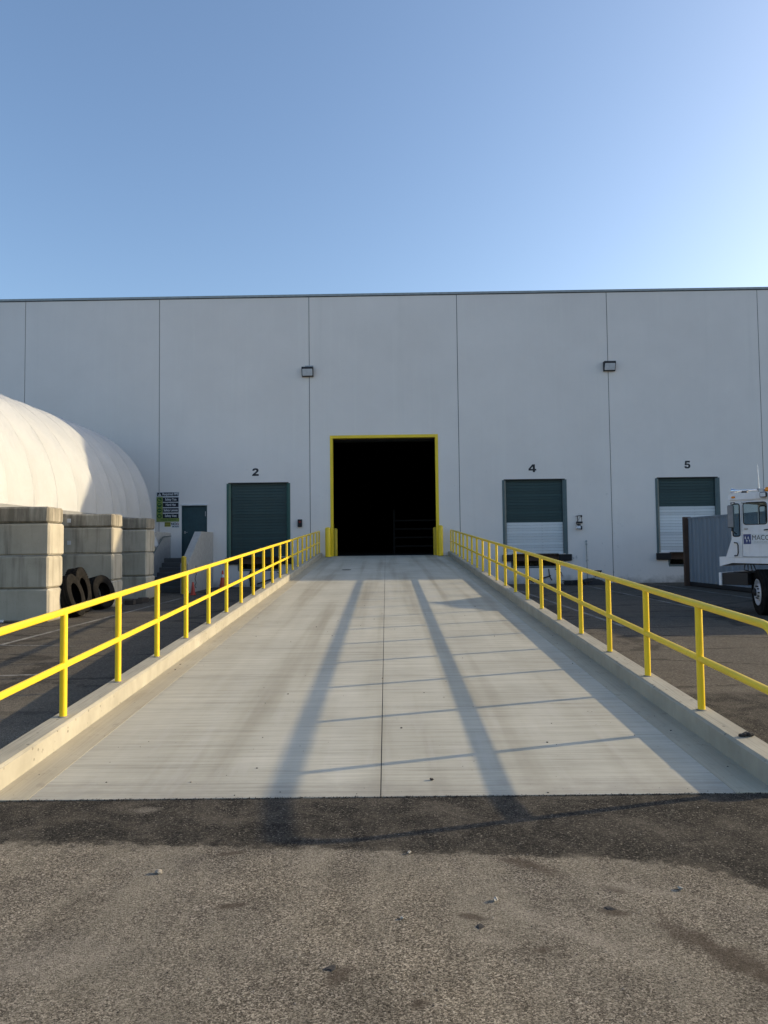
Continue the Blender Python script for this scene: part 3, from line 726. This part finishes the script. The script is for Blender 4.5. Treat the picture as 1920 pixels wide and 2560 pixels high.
# ------------------------------------------------------------------ bollards at the drive-in door
def bollard(x, y, z, r, h, label, mat=YEL, grp='yellow bollards guarding the drive-in door'):
    t = thing('bollard', label, 'bollard', (x, y, z), group=grp)
    m = MB(); m.lathe([(r, -.02), (r, h-.03), (r*.97, h-.008)], 'Z', 24); m.obj('pipe', mat, t, True)
    m = MB(); m.lathe([(r*.97, h-.008), (r*.8, h+.012), (r*.45, h+.028), (0, h+.034)], 'Z', 24); m.obj('cap', mat, t, True)
    m = MB(); m.lathe([(r+.012, 0), (r+.012, .012), (r, .016)], 'Z', 24); m.obj('base_ring', P['sealant'], t)
bollard(-2.345, 28.72, rz(28.72), .11, 1.17, 'thick yellow bollard outside the drive-in door, left of the opening')
bollard(2.165, 28.67, rz(28.67), .105, 1.2, 'thick yellow bollard outside the drive-in door, right of the opening')
bollard(-2.12, 29.60, DZ, .10, 1.14, 'yellow bollard just inside the drive-in door, left jamb', P['interior_yellow'])
bollard(2.03, 29.55, DZ, .10, 1.14, 'yellow bollard just inside the drive-in door, right jamb', P['interior_yellow'])
bollard(-7.085, 25.05, 0, .088, 1.30, 'faded yellow bollard at the foot of the concrete entrance stairs', P['old_yellow'], 'bollard by the stairs')

# rack inside
t = thing('storage_rack', 'dark storage rack standing inside the open drive-in door', 'rack', (1.1, 35.5, DZ))
for x in (-.75, 1.55):
    for y in (0, .9):
        m = MB(); m.box(x, x+.08, y, y+.08, 0, 2.2); m.obj('upright', P['rack_steel_shade'], t)
for z in (.35, .78, 1.2, 1.62):
    m = MB(); m.box(-.67, 1.55, -.05, 0, z, z+.07); m.obj('beam', P['rack_steel_shade'], t)

# ------------------------------------------------------------------ entrance stairs
t = thing('entrance_stairs', 'concrete stairs with sloping cheek walls rising to the teal personnel door', 'stairs', (-7.9, 29.1, 0))
ox, oy = -7.9, 29.1
def cheek(x0, x1, name):
    m = MB(); pr = [(25.45-oy, -.1), (25.45-oy, 1.04), (27.35-oy, 2.235), (.09, 2.235), (.09, -.1)]
    m.prism([pr], x0-ox, x1-ox, 'YZ'); return m.obj(name, P['stair_concrete'], t)
ck = cheek(-7.32, -7.06, 'cheek_wall')
m = MB()     # black scribble on the right cheek wall
rs = random.Random(5); z = .95; pts = []
while z > .08:
    pts.append((.006, -2.62+rs.uniform(-.10, .10), z)); z -= rs.uniform(.03, .08)
for s in range(0, len(pts)-2, 3): m.tube([(p[0]+.838, p[1], p[2]) for p in pts[s:s+4]], .014, 5)
m.obj('graffiti', P['black_paint'], ck)
cheek(-9.08, -8.80, 'cheek_wall')
NR = 7; rise = 1.215/NR
for i in range(NR):
    ys = 26.62+.285*i; ye = 29.19
    m = MB(); m.cbox(-8.80-ox, -7.32-ox, ys-oy, ye-oy if i == NR-1 else ys+.32-oy, i*rise-.12 if i else -.1, (i+1)*rise, .012); m.obj('step', P['step_concrete'], t)
m = MB()
hp = [(-8.70, 28.9, 2.10), (-8.70, 27.9, 2.05), (-8.70, 26.0, 1.02), (-8.70, 25.85, .98)]
m.tube([(a-ox, b-oy, c) for a, b, c in hp], .022, 10)
for a, b, c in ((-8.70, 27.8, 2.0), (-8.7, 26.3, 1.18)): m.tube([(a-ox, b-oy, c), (a-.1-ox, b-oy, c-.08)], .012, 8)
m.obj('handrail', P['sill_steel'], t, True)

# ------------------------------------------------------------------ cones
def cone(x, y, h, r, collar, mat, label, lean=0):
    t = thing('traffic_cone', label, 'traffic cone', (x, y, 0), (0, lean, .3), group='traffic cones by the docks')
    m = MB(); m.cbox(-r*1.25, r*1.25, -r*1.25, r*1.25, .004, .03, .01); m.obj('base', mat, t)
    m = MB(); m.lathe([(r, .03), (r*.92, .06), (.026, h-.01), (.018, h), (.0, h)], 'Z', 20); m.obj('body', mat, t, True)
    if collar:
        f = lambda z: r*.92+(.026-r*.92)*(z-.06)/(h-.07)+.003
        m = MB(); m.lathe([(f(h*.62), h*.62), (f(h*.78), h*.78)], 'Z', 20); m.obj('collar', P['sign_white'], t)
cone(-6.64, 24.58, .45, .085, False, P['cone_red'], 'small faded red cone in front of the stair cheek wall')
cone(-6.43, 28.10, .72, .13, True, P['cone_orange'], 'taller orange cone with white collar under dock door 2')

# ------------------------------------------------------------------ concrete block stacks
BL = 1.52; BD = .76
courses = [(0, .735), (.748, 1.477), (1.490, 2.213), (2.228, 2.588)]
ordw = ['lowest', 'second lowest', 'third', 'top']
stw = ['stack nearest the camera at the left edge', 'middle stack behind the tyres', 'farthest stack next to the stairs']
for si, (yf, xr) in enumerate(((16.09, -7.60), (19.80, -7.57), (22.64, -7.58))):
    for ci, (za, zb) in enumerate(courses):
        rb = random.Random(si*10+ci)
        dx, dy, rzz = rb.uniform(-.015, .015), rb.uniform(-.012, .012), rb.uniform(-.006, .006)
        lab = ('weathered cap block topping the ' if ci == 3 else ('grey concrete block, ' + ordw[ci] + ' in the ')) + stw[si]
        m = MB(); hh = zb-za
        m.cbox(-BL/2, BL/2, -BD/2, BD/2, 0, hh, .04, .004, rb)
        o = m.obj('concrete_block', CAP if ci == 3 else BLOCK, None, False, label=lab, category='concrete block', group='concrete blocks stacked under the fabric shelter')
        o.location = (xr-BL/2+dx, yf+BD/2+dy, za+.002); o.rotation_euler = (0, 0, rzz)
        if si == 1 and ci in (2, 3):
            m = MB(); m.box(-.50, -.40, -BD/2-.008, -BD/2+.01, hh*.35, hh*.35+.11); m.obj('lifting_tag', P['lens_glass'], o)

# ------------------------------------------------------------------ fabric shelter
t = thing('fabric_shelter', 'white ribbed fabric arch shelter on concrete blocks at the left', 'shelter', (-12.55, 18, 0))
RAD, ZC, XB = 3.68, 2.75, -8.90
XC = XB-RAD
ys = [27.1-1.29*i for i in range(17)]
prof = [(0, -.35), (0, -.2)] + [(a, 0) for a in range(0, 181, 4)] + [(180, -.2), (180, -.35)]
def pp(a, dz, r): return (XC+r*math.cos(R(a))+12.55, ZC+dz+r*math.sin(R(a)))
for i in range(len(ys)-1):
    ya, yb = ys[i], ys[i+1]; NJ = 10; vs = []; fs = []
    for j in range(NJ+1):
        u = j/NJ; y = ya+(yb-ya)*u; sag = math.sin(math.pi*u)
        for a, dz in prof:
            low = max(0, 1-a/35)
            wn_ = noise.noise(Vector((a*.05, y*1.3, 1)))*.035 + noise.noise(Vector((a*.16+y*1.4, y*2.2, 7)))*.03 + low*noise.noise(Vector((a*.03, y*4.5, 3)))*.07
            x, z = pp(a, dz, RAD-.115*sag+wn_*min(1, 3*sag))
            vs.append((x, y-18, z))
    n = len(prof)
    for j in range(NJ):
        for k in range(n-1): fs.append((j*n+k, j*n+k+1, (j+1)*n+k+1, (j+1)*n+k))
    MB().add(vs, fs).obj('fabric_panel', FAB, t, True)
for y in ys:
    m = MB(); m.tube([(pp(a, dz, RAD-.012)[0], y-18, pp(a, dz, RAD-.012)[1]) for a, dz in prof], .017, 8); m.obj('seam', FAB, t, True)
m = MB(); m.prism([[pp(a, dz, RAD-.01) for a, dz in prof]], 27.1-18-.02, 27.1-18, 'XZ'); m.obj('end_panel', FAB, t)
m = MB()     # loose cloth hanging at the far corner
vs = []; fs = []
for i in range(9):
    for j in range(7):
        u, v = i/8, j/6
        vs.append((XB+12.55-.05+.30*u*(v**1.3)+.03*math.sin(u*9+v*3), 9.1+.25*u+.1*math.sin(v*5), 2.75-1.05*v+.05*math.sin(u*7)))
for i in range(8):
    for j in range(6): fs.append((i*7+j, i*7+j+1, (i+1)*7+j+1, (i+1)*7+j))
m.add(vs, fs).obj('loose_flap', FAB, t, True)
for x in (XB+12.55-.05, -(XB+12.55-.05)):
    m = MB(); m.box(x-.06, x+.06, ys[-1]-18, 27.1-18, 2.592, 2.70); m.obj('base_beam', P['galv_steel'], t)
for y in range(8): 
    m = MB(); m.tube([(pp(a, 0, RAD-.09)[0], ys[2*y]-18, pp(a, 0, RAD-.09)[1]) for a in range(0, 181, 6)], .04, 8); m.obj('arch_frame', P['galv_steel'], t, True)

# ------------------------------------------------------------------ tyres
def tyre_mesh(r, wd, rin, lug):
    h = wd/2
    prof_ = [(rin, -h*.82), (rin+.02, -h*.9), (r*.78, -h), (r*.93, -h*.94), (r*.985, -h*.82)]
    g = .014
    for a, b in ((-.82, -.52), (-.44, -.12), (-.04, .04), (.12, .44), (.52, .82)):
        prof_ += [(r-g if a > -.8 else r, h*a), (r, h*a+.002), (r, h*b-.002), (r-g if b < .8 else r, h*b)]
    prof_ += [(r*.985, h*.82), (r*.93, h*.94), (r*.78, h), (rin+.02, h*.9), (rin, h*.82), (rin+.03, h*.6), (r-.05, h*.5), (r-.05, -h*.5), (rin+.03, -h*.6)]
    m = MB(); m.lathe(prof_, 'Y', 56, closed=True)
    if lug:
        for q in range(44):
            a = q*2*math.pi/44
            for s in (-1, 1):
                b = a+(.07 if s > 0 else 0)
                M = Matrix.Rotation(b, 4, 'Y') @ Matrix.Translation((0, s*h*.58, r)) @ Matrix.Rotation(.35*s, 4, 'Z')
                L = MB(); L.box(-.026, .026, -h*.32, h*.32, -.02, .012)
                m.add([M @ Vector(v) for v in L.v], L.f)
    return m
def tyre(loc, rot, r, wd, rin, lug, label):
    m = tyre_mesh(r, wd, rin, lug)
    t = thing('tyre', label, 'tyre', loc, rot, 'old truck tyres between the concrete blocks')
    m.obj('carcass', TYRE, t, True)
    return t
def rotm(z, tilt):
    return (Matrix.Rotation(z, 3, 'Z') @ Matrix.Rotation(tilt, 3, 'X')).to_euler()
tyre((-7.56, 17.20, .50), rotm(R(95), R(-16)), .52, .30, .29, False, 'old truck tyre leaning nearest the camera beside the front concrete stack')
tyre((-7.86, 18.30, .57), rotm(R(96), R(-10)), .57, .32, .30, True, 'knobbly black truck tyre standing behind the front leaning tyre')
tyre((-7.72, 19.30, .45), rotm(R(76), R(-14)), .45, .36, .24, False, 'black truck tyre leaning against the middle concrete stack')
m = MB()
for i, (x, y) in enumerate(((-7.42, 20.75), (-7.36, 21.2), (-7.34, 21.65))):
    o = MB().cbox(-.13, .13, -.1, .1, 0, .14, .012, .004, random).obj('timber_block', P['wood_dark'], None, label=('dark timber offcut on the ground, nearest of three past the middle stack', 'dark timber offcut lying middle of three by the far stack', 'dark timber offcut on the ground, farthest of three by the far stack')[i], category='timber', group='timber offcuts by the blocks')
    o.location = (x, y, 0); o.rotation_euler = (0, 0, i*.5)
t = thing('drink_can', 'white drink can lying at the foot of the front concrete stack', 'can', (-8.62, 16.02, .033), (0, 0, .3))
MB().lathe([(0, -.06), (.026, -.06), (.033, -.05), (.033, .05), (.026, .06), (0, .058)], 'X', 14).obj('body', P['sign_white'], t, True)

# ------------------------------------------------------------------ grey container
cdir = math.atan2(.055, 1)
t = thing('shipping_container', 'grey corrugated shipping container with a rusty corner post in front of dock 5', 'container', (11.19, 26.75, 0), (0, 0, cdir))
CL, CWD, CHT = 12.19, 2.44, 2.555
def corrug(m, n, length, base_x, z0, z1, along='Y'):
    p = length/n; pts = []
    for i in range(n):
        a = i*p
        for u, dpt in ((0, 0), (.30, 0), (.5, .028), (.80, .028)): pts.append((a+u*p, dpt))
    pts.append((length, 0)); vs = []; fs = []
    for a, d in pts:
        for z in (z0, z1):
            vs.append((base_x+d, -a-.12, z) if along == 'Y' else (a+.12, base_x-d, z))
    for i in range(len(pts)-1): fs.append((2*i, 2*i+2, 2*i+3, 2*i+1))
    m.add(vs, fs)
m = MB(); corrug(m, 42, CL-.24, .02, .14, CHT-.06); m.obj('side_panel', CORR, t)
m = MB(); corrug(m, 42, CL-.24, CWD-.06, .14, CHT-.06); m.obj('side_panel', CORR, t)
m = MB(); corrug(m, 9, CWD-.24, -.02, .14, CHT-.06, 'X'); m.obj('end_panel', CORR, t)
m = MB(); m.box(.06, CWD-.06, -CL+.03, -CL+.07, .14, CHT-.06); m.obj('door_panel', CORR, t)
m = MB(); m.box(.01, CWD-.01, -CL+.02, -.02, CHT-.062, CHT-.03); m.obj('roof_panel', CORR, t)
for x in (0, CWD-.13):
    for y in (-.12, -CL): 
        xa = x-.15 if (x == 0 and y > -1) else x
        m = MB(); m.cbox(xa, x+.13, y, y+.12, 0, CHT, .01); m.obj('corner_post', P['rusty_steel'] if y > -1 else CORR, t)
for x in (.0, CWD-.07):
    m = MB(); m.box(x+.008, x+.062, -CL+.12, -.12, .0+.03, .16); m.obj('bottom_rail', P['dark_steel'], t)
    m = MB(); m.box(x+.008, x+.062, -CL+.12, -.12, CHT-.085, CHT-.025); m.obj('top_rail', CORR, t)

# ------------------------------------------------------------------ yard truck
TA = R(49); STEER = R(54)
truck = thing('yard_truck', 'white single-cab yard tractor with amber beacon parked at the right edge', 'truck', (7.63, 16.52, 0), (0, 0, -TA))
V1 = 1.5        # cab width
def tp(m, name, mat, parent=truck, smooth=False): return m.obj(name, mat, parent, smooth)
# cab shell
side = [(.17, 1.27), (.31, 1.68), (.31, 2.56), (1.95, 2.56), (1.95, 1.27)]
qw = rrect(.345, .50, 1.74, 2.47, .04); doorh = rect(.545, 1.60, 1.265+.01, 2.53)
m = MB()
m.prism([[(.17, 1.27), (.31, 1.68), (.31, 2.56), (.54, 2.56), (.54, 1.27)], qw], 0, .03, 'XZ')
m.box(1.605, 1.95, 0, .03, 1.27, 2.56); m.box(.54, 1.605, .0, .03, 2.535, 2.56)
m.prism([side, rrect(.6, 1.5, 1.8, 2.47, .06), qw], V1-.03, V1, 'XZ')
m.box(1.92, 1.95, .031, V1-.031, 1.27, 1.75); m.box(1.92, 1.95, .031, V1-.031, 2.48, 2.56); m.box(1.92, 1.95, .031, .2, 1.75, 2.48); m.box(1.92, 1.95, V1-.2, V1-.031, 1.75, 2.48)
m.box(.31, .34, .031, V1-.031, 2.50, 2.56); m.box(.31, .34, .031, V1-.031, 1.55, 1.72)
m.add([(.17, .03, 1.27), (.17, V1-.03, 1.27), (.31, V1-.03, 1.68), (.31, .03, 1.68), (.2, .03, 1.27), (.2, V1-.03, 1.27), (.34, V1-.03, 1.68), (.34, .03, 1.68)], [(0, 1, 2, 3), (7, 6, 5, 4), (0, 3, 7, 4), (1, 5, 6, 2), (0, 4, 5, 1), (3, 2, 6, 7)])
m.box(.18, 1.95, .031, V1-.031, 1.22, 1.268)
tp(m, 'cab_body', TWHITE)
m = MB(); m.prism([[(.27, 2.561), (.27, 2.66), (.36, 2.71), (1.9, 2.71), (2.0, 2.66), (2.0, 2.561)]], -.03, V1+.03, 'XZ'); rf = tp(m, 'cab_roof', TWHITE)
m = MB(); m.box(.33, .338, .06, V1-.06, 1.72, 2.5); tp(m, 'windscreen', GLASS)
m = MB(); m.box(1.93, 1.938, .2, V1-.2, 1.75, 2.48); tp(m, 'rear_window', GLASS)
for v in (.012, V1-.018):
    m = MB(); m.prism([rrect(.345, .50, 1.74, 2.47, .04)], v, v+.006, 'XZ'); q = tp(m, 'quarter_window', GLASS)
    m = MB(); m.tube([(a, v-.012, b) for a, b in rrect(.345, .50, 1.74, 2.47, .04)], .014, 6, closed=True); tp(m, 'gasket', P['gasket'], q)
m = MB(); m.prism([rrect(.6, 1.5, 1.8, 2.47, .06)], V1-.018, V1-.012, 'XZ'); tp(m, 'side_window', GLASS)
# door
m = MB(); m.prism([rect(.553, 1.595, 1.285, 2.528), rrect(.585, 1.085, 2.0, 2.49, .06)], -.008, .026, 'XZ'); dr = tp(m, 'cab_door', TWHITE)
m = MB(); m.prism([rrect(.585, 1.085, 2.0, 2.49, .06)], .006, .012, 'XZ'); tp(m, 'door_window', GLASS, dr)
m = MB(); m.tube([(a, -.010, b) for a, b in rrect(.585, 1.085, 2.0, 2.49, .06)], .010, 6, closed=True); tp(m, 'window_gasket', P['gasket'], dr)
m = MB(); m.tube([(1.02, -.012, 1.87), (1.06, -.05, 1.875), (1.16, -.05, 1.885)], .013, 8); m.cbox(1.15, 1.2, -.045, -.008, 1.85, 1.91, .008); tp(m, 'door_handle', P['chassis_black'], dr)
m = MB(); m.cbox(.60, .68, -.03, -.009, 1.885, 1.925, .008); tp(m, 'hinge', P['galv_steel'], dr)
m = MB(); m.cbox(.56, .66, -.03, -.009, 2.475, 2.505, .008); tp(m, 'hinge', P['galv_steel'], dr)
m = MB(); m.box(.575, .735, -.0145, -.009, 1.565, 1.785); lg = tp(m, 'logo_plate', P['logo_blue'], dr)
m = MB()
for dx in (0, .062):
    m.prism([[(.600+dx, 1.685), (.618+dx, 1.745), (.632+dx, 1.688), (.638+dx, 1.655), (.662+dx*.9, 1.655), (.648+dx, 1.595), (.634+dx, 1.655), (.624+dx, 1.685)]], -.017, -.0147, 'XZ')
tp(m, 'logo_mark', P['sign_white'], dr)
m = MB(); m.box(.742, 1.40, -.0125, -.009, 1.56, 1.79); sg = tp(m, 'name_plate', P['sign_white'], dr)
o = link('lettering', text_mesh('MACO', .155, P['chassis_black'], 0, .0006, sx=.83), dr, (.945, -.0135, 1.70), FACE)
o = link('lettering', text_mesh('FURNITURE', .05, P['galv_steel'], 0, .0006, sx=1.02), dr, (.94, -.0135, 1.605), FACE)
# handles, mirror, lights
m = MB(); m.tube([(.375, -.0, 1.595), (.39, -.055, 1.60), (.45, -.06, 1.59), (.47, -.06, 1.54), (.47, -.06, 1.37), (.45, -.055, 1.31), (.39, -.05, 1.30), (.375, 0, 1.31)], .014, 8); tp(m, 'grab_handle', P['chassis_black'], truck, True)
m = MB(); m.cbox(.315, .46, -.21, -.15, 1.93, 2.44, .02); mi = tp(m, 'mirror', P['sill_steel'])
m = MB(); m.tube([(.40, .0, 2.5), (.40, -.18, 2.5), (.40, -.18, 1.86), (.42, 0, 1.8)], .012, 8); tp(m, 'mirror_arm', P['chassis_black'], mi)
m = MB(); m.box(.328, .448, -.2135, -.211, 1.95, 2.42); tp(m, 'mirror_glass', P['cab_grey'], mi)
m = MB(); m.cbox(.35, .43, -.045, -.03, 2.60, 2.645, .01); tp(m, 'marker_lamp', P['amber'])
m = MB(); m.cbox(.98, 1.12, -.10, -.03, 2.585, 2.70, .015); wl = tp(m, 'work_lamp', P['chassis_black'])
m = MB(); m.box(.995, 1.105, -.104, -.101, 2.60, 2.685); tp(m, 'work_lamp_lens', P['lens_glass'], wl)
m = MB(); m.lathe([(.065, 0), (.04, .08), (.022, .15), (.016, .55), (.03, .57)], 'X', 14, (.30, .12, 2.775)); m.tube([(.42, .12, 2.77), (.42, .12, 2.71)], .02, 8); tp(m, 'air_horn', P['chrome'], truck, True)
m = MB(); m.cbox(.52, .64, .08, .17, 2.711, 2.75, .01); tp(m, 'roof_bracket', P['chassis_black'])
m = MB(); m.tube([(.90, .15, 2.71), (.89, .15, 2.8), (.87, .15, 3.33)], [.012, .008, .004], 6); tp(m, 'antenna', P['chrome'])
m = MB(); m.cbox(.86, 1.0, .12, .3, 2.711, 2.79, .015); m.tube([(.62, .13, 2.765), (.9, .13, 2.775)], .006, 6); tp(m, 'beacon_base', P['galv_steel'])
m = MB(); m.cbox(1.005, 1.55, .1, .34, 2.715, 2.82, .03); tp(m, 'beacon', P['amber'])
# interior
m = MB(); m.cbox(1.05, 1.5, .3, .8, 1.27, 1.75, .05); m.cbox(1.42, 1.58, .3, .8, 1.75, 2.25, .05); tp(m, 'seat', P['chassis_black'])
m = MB(); m.tube([(.86+.2*math.cos(R(a))*.5, .55+.2*math.sin(R(a)), 1.98+.2*math.cos(R(a))*.55) for a in range(0, 360, 20)], .014, 8, closed=True); m.tube([(.86, .55, 1.98), (.6, .55, 1.5)], .03, 8); tp(m, 'steering_wheel', P['galv_steel'], truck, True)
m = MB(); m.cbox(.35, .62, .1, V1-.1, 1.45, 1.72, .03); tp(m, 'dashboard', P['cab_grey'])
# deck, bumper, frame
m = MB(); m.prism([[(.03, 1.06), (.03, 1.28), (.22, 1.28), (.22, 1.268), (1.98, 1.218), (1.98, 1.12), (.30, 1.14)]], -.02, .06, 'XZ'); tp(m, 'cab_deck_beam', TWHITE)
m = MB(); m.box(.02, .05, .061, 2.3, 1.06, 1.28); tp(m, 'front_deck_plate', TWHITE)
m = MB(); m.box(.2, 2.1, .061, 1.7, 1.1, 1.215); tp(m, 'deck', P['chassis_black'])
m = MB(); m.cbox(.0, .06, -.02, 2.32, .63, .92, .008); tp(m, 'bumper', TWHITE)
m = MB(); m.box(.061, 4.3, .62, .72, .62, .92); m.box(.061, 4.3, 1.58, 1.68, .62, .92)
for u in (.6, 1.9, 3.0, 4.2): m.box(u, u+.1, .721, 1.579, .66, .88)
m.box(.061, .62, .02, .62, .64, .91); tp(m, 'chassis_frame', P['chassis_black'])
m = MB()
for k_ in range(4): m.tube([(.55+.05*k_, .08+.03*k_, 1.1), (.52+.09*k_, .1, .98-.02*k_), (.75+.1*k_, .2, .93), (1.1, .4, 1.0)], .014, 6)
tp(m, 'air_hose', P['hose_black'], truck, True)
m = MB(); m.cbox(1.75, 2.6, .05, .58, .55, 1.05, .06); tp(m, 'fuel_tank', P['chassis_black'])
m = MB(); m.cbox(3.2, 4.1, .7, 1.6, 1.06, 1.15, .03); m.box(3.4, 3.9, .8, 1.5, .92, 1.06); tp(m, 'fifth_wheel', P['chassis_black'])
m = MB(); m.tube([(2.05, 1.35, 1.0), (2.05, 1.35, 2.9)], .06, 12); tp(m, 'exhaust_stack', P['galv_steel'], truck, True)
def wheel(u, v, steer, outward, dual=False):
    w_ = link('wheel', None, truck, (u, v, .50), (0, 0, steer))
    tm = tyre_mesh(.505, .29, .285, False)
    if dual: tm.add([(a, b+.33*-outward, c) for a, b, c in list(tm.v)], list(tm.f))
    tm.obj('tyre', TYRE, w_, True)
    m = MB(); s = outward
    m.lathe([(.285, s*.12), (.292, s*.135), (.27, s*.135), (.25, s*.06), (.235, s*.06), (.17, s*.125), (.095, s*.13), (.095, s*.17), (.0, s*.175)], 'Y', 32)
    rim = m.obj('rim', P['rim_white'], w_, True)
    m = MB(); m.lathe([(.085, s*.17), (.08, s*.21), (.05, s*.225), (0, s*.228)], 'Y', 20); m.obj('hub_cap', P['dark_steel'], w_, True)
    for q in range(10):
        a = q*math.pi/5; m = MB(); m.lathe([(.016, s*.125), (.016, s*.165), (.0, s*.17)], 'Y', 6, (.135*math.cos(a), 0, .135*math.sin(a))); m.obj('wheel_nut', P['dark_steel'], w_)
wheel(.92, .12, -STEER, -1); wheel(.92, 2.15, -STEER, 1); wheel(3.65, .15, 0, -1, True); wheel(3.65, 2.15, 0, 1, True)
for u in (.92, 3.65): tp(MB().tube([(u, .2, .5), (u, 2.1, .5)], .07, 10), 'axle', P['chassis_black'])

# ------------------------------------------------------------------ hose heap and debris
t = thing('hose_heap', 'tangled black hoses heaped against the wall between docks 4 and 5', 'hose', (7.75, 28.2, 0))
rs = random.Random(11)
for k_ in range(5):
    pts = []; ph = rs.uniform(0, 6); r1 = rs.uniform(.3, .55)
    for i in range(22):
        a = ph+i*.42; pts.append((-.35+r1*1.15*math.cos(a)+.12*math.sin(3*a), -.35+r1*.55*math.sin(a), .03+.035*k_+.02*math.sin(a*2)))
    MB().tube(pts, .016, 7).obj('hose', P['hose_black'], t, True)
m = MB(); vs = []; fs = []
for i in range(13):
    for j in range(9):
        u, v = i/12*2-1, j/8*2-1; d = max(0, 1-u*u)*max(0, 1-v*v)
        vs.append((.25+u*.55, -.1+v*.4, .0+.26*d**.6+.03*noise.noise(Vector((u*4, v*4, 0)))*(d > 0)))
for i in range(12):
    for j in range(8): fs.append((i*9+j, i*9+j+1, (i+1)*9+j+1, (i+1)*9+j))
m.add(vs, fs).obj('rubber_sheet', P['black_rubber'], t, True)
t = on_wall('pipe_bracket', 'small black pipe bracket low on the wall above the hose heap', 'bracket', 8.52, .42)
m = MB(); m.box(-.14, .14, -.10, -.001, .05, .1); m.obj('plate', P['black_paint'], t)
for x in (-.11, 0, .09):
    m = MB(); m.tube([(x, -.05, .05), (x, -.05, -.16)], .02, 6); m.obj('pipe', P['black_paint'], t)

def rock(r, seed, flat=.7):
    bm = bmesh.new(); bmesh.ops.create_icosphere(bm, subdivisions=2, radius=r)
    for v in bm.verts:
        v.co *= 1+.6*noise.noise(v.co/r*1.1+Vector((seed*7.1, 0, 0)))+.25*noise.noise(v.co/r*2.9+Vector((seed*3.1, 4, 0))); v.co.z *= flat; v.co.x *= 1.3
    zmin = min(v.co.z for v in bm.verts)
    for v in bm.verts: v.co.z -= zmin+.1*r
    m = MB(); bm.verts.index_update(); m.add([v.co[:] for v in bm.verts], [[v.index for v in f.verts] for f in bm.faces]); bm.free(); return m
stones = [(-1.16, 3.66, .014, 'stone_grey', 'grey pebble on the asphalt left of centre, below the dark strip'),
          (.48, 3.35, .011, 'stone_pale', 'pale stone chip on the asphalt right of centre'),
          (.05, 3.20, .007, 'stone_pale', 'small pale chip on the asphalt at the centre foreground'),
          (.10, 3.86, .009, 'stone_pale', 'white chip on the rim of the dark asphalt strip, right of centre'),
          (1.36, 3.44, .010, 'stone_pale', 'white chip at the right of the foreground near the dark strip'),
          (-.23, 2.84, .018, 'crumb_dark', 'flat dark asphalt lump in the foreground right of centre'),
          (.38, 3.13, .015, 'crumb_dark', 'dark asphalt lump below the pale stone chip'),
          (.98, 3.27, .016, 'crumb_dark', 'dark asphalt lump on the right of the foreground')]
for i, (x, y, r, mt, lab) in enumerate(stones):
    o = rock(r, i, .16 if mt == 'crumb_dark' else .7).obj('stone', P[mt], None, label=lab, category='stone', group='loose stones on the asphalt')
    o.location = (x, y, .004); o.rotation_euler = (0, 0, i*1.3)
# crumbled clods on the right kerb
t = thing('dirt_clod', 'crumbly dark dirt clod lying on top of the right kerb', 'clod', (2.62, 5.33, rz(5.33)+KH+.002))
rs = random.Random(4)
for i in range(6):
    o = rock(rs.uniform(.012, .02), i+20, .9).obj('lump', P['crumb_dark'], t); o.location = (-.04+i*.016, rs.uniform(-.012, .012), 0)
# clod on the ramp foot
o = rock(.010, 31, .8).obj('stone', P['crumb_dark'], None, label='dark triangular crumb on the ramp near its foot, right of the centre joint', category='stone', group='loose stones on the asphalt'); o.location = (.29, 4.98, rz(4.98))

def scatter(name, n, area, zf, r0, r1, mats, seed, label, dens=None):
    rs = random.Random(seed); m = MB(); mi = []
    base = []
    for k_ in range(6):
        bm = bmesh.new(); bmesh.ops.create_icosphere(bm, subdivisions=1, radius=1)
        for v in bm.verts: v.co *= 1+.4*noise.noise(v.co*1.2+Vector((k_*5.3+seed, 0, 0)))
        bm.verts.index_update(); base.append(([v.co.copy() for v in bm.verts], [[v.index for v in f.verts] for f in bm.faces])); bm.free()
    cnt = 0
    while cnt < n:
        x, y = rs.uniform(area[0], area[1]), rs.uniform(area[2], area[3])
        if dens and rs.random() > dens(x, y): continue
        cnt += 1
        bv, bf = base[rs.randrange(6)]; r = r0*(r1/r0)**(rs.random()**2.2); a = rs.uniform(0, 6.28); ca, sa = math.cos(a), math.sin(a); fl = rs.uniform(.4, .9)
        z = zf(x, y)
        m.add([(x+r*(ca*v.x-sa*v.y), y+r*(sa*v.x+ca*v.y), z+r*fl*v.z) for v in bv], bf)
        mi += [rs.choices(range(len(mats)), [q[1] for q in mats])[0]]*len(bf)
    me = m.mesh(name, None)
    for q in mats: me.materials.append(q[0])
    me.polygons.foreach_set('material_index', mi)
    link(name, me, None, kind='stuff', label=label, category='debris')
scatter('gravel', 4200, (-3.2, 3.2, 1.5, 6.0), lambda x, y: .002, .0012, .0055, [(P['stone_grey'], 6), (P['stone_pale'], 1), (P['crumb_dark'], 3)], 1, 'loose grit and small chips scattered over the asphalt', lambda x, y: 0 if (abs(x) < 2.85 and y > 4.66) else (.35+.65*(noise.noise(Vector((x*.9, y*1.4, 0))) > 0)))
scatter('asphalt_crumbs', 1500, (-2.75, 2.65, 4.697, 4.722), lambda x, y: .007, .002, .0062, [(P['crumb_dark'], 1)], 6, 'ragged asphalt crumbs along the foot of the ramp', lambda x, y: .5+.5*noise.noise(Vector((x*5, 0, 0))))
def rd(x, y):
    e = min(abs(x-XL), abs(x-XR))
    return .9 if e < .28 else (.10 if y > 6 else .25)
scatter('ramp_crumbs', 260, (-2.55, 2.45, 4.74, 14), lambda x, y: rz(y)+.001, .0022, .011, [(P['crumb_dark'], 8), (P['stone_grey'], 2)], 2, 'dark crumbs and grit scattered on the concrete ramp', rd)
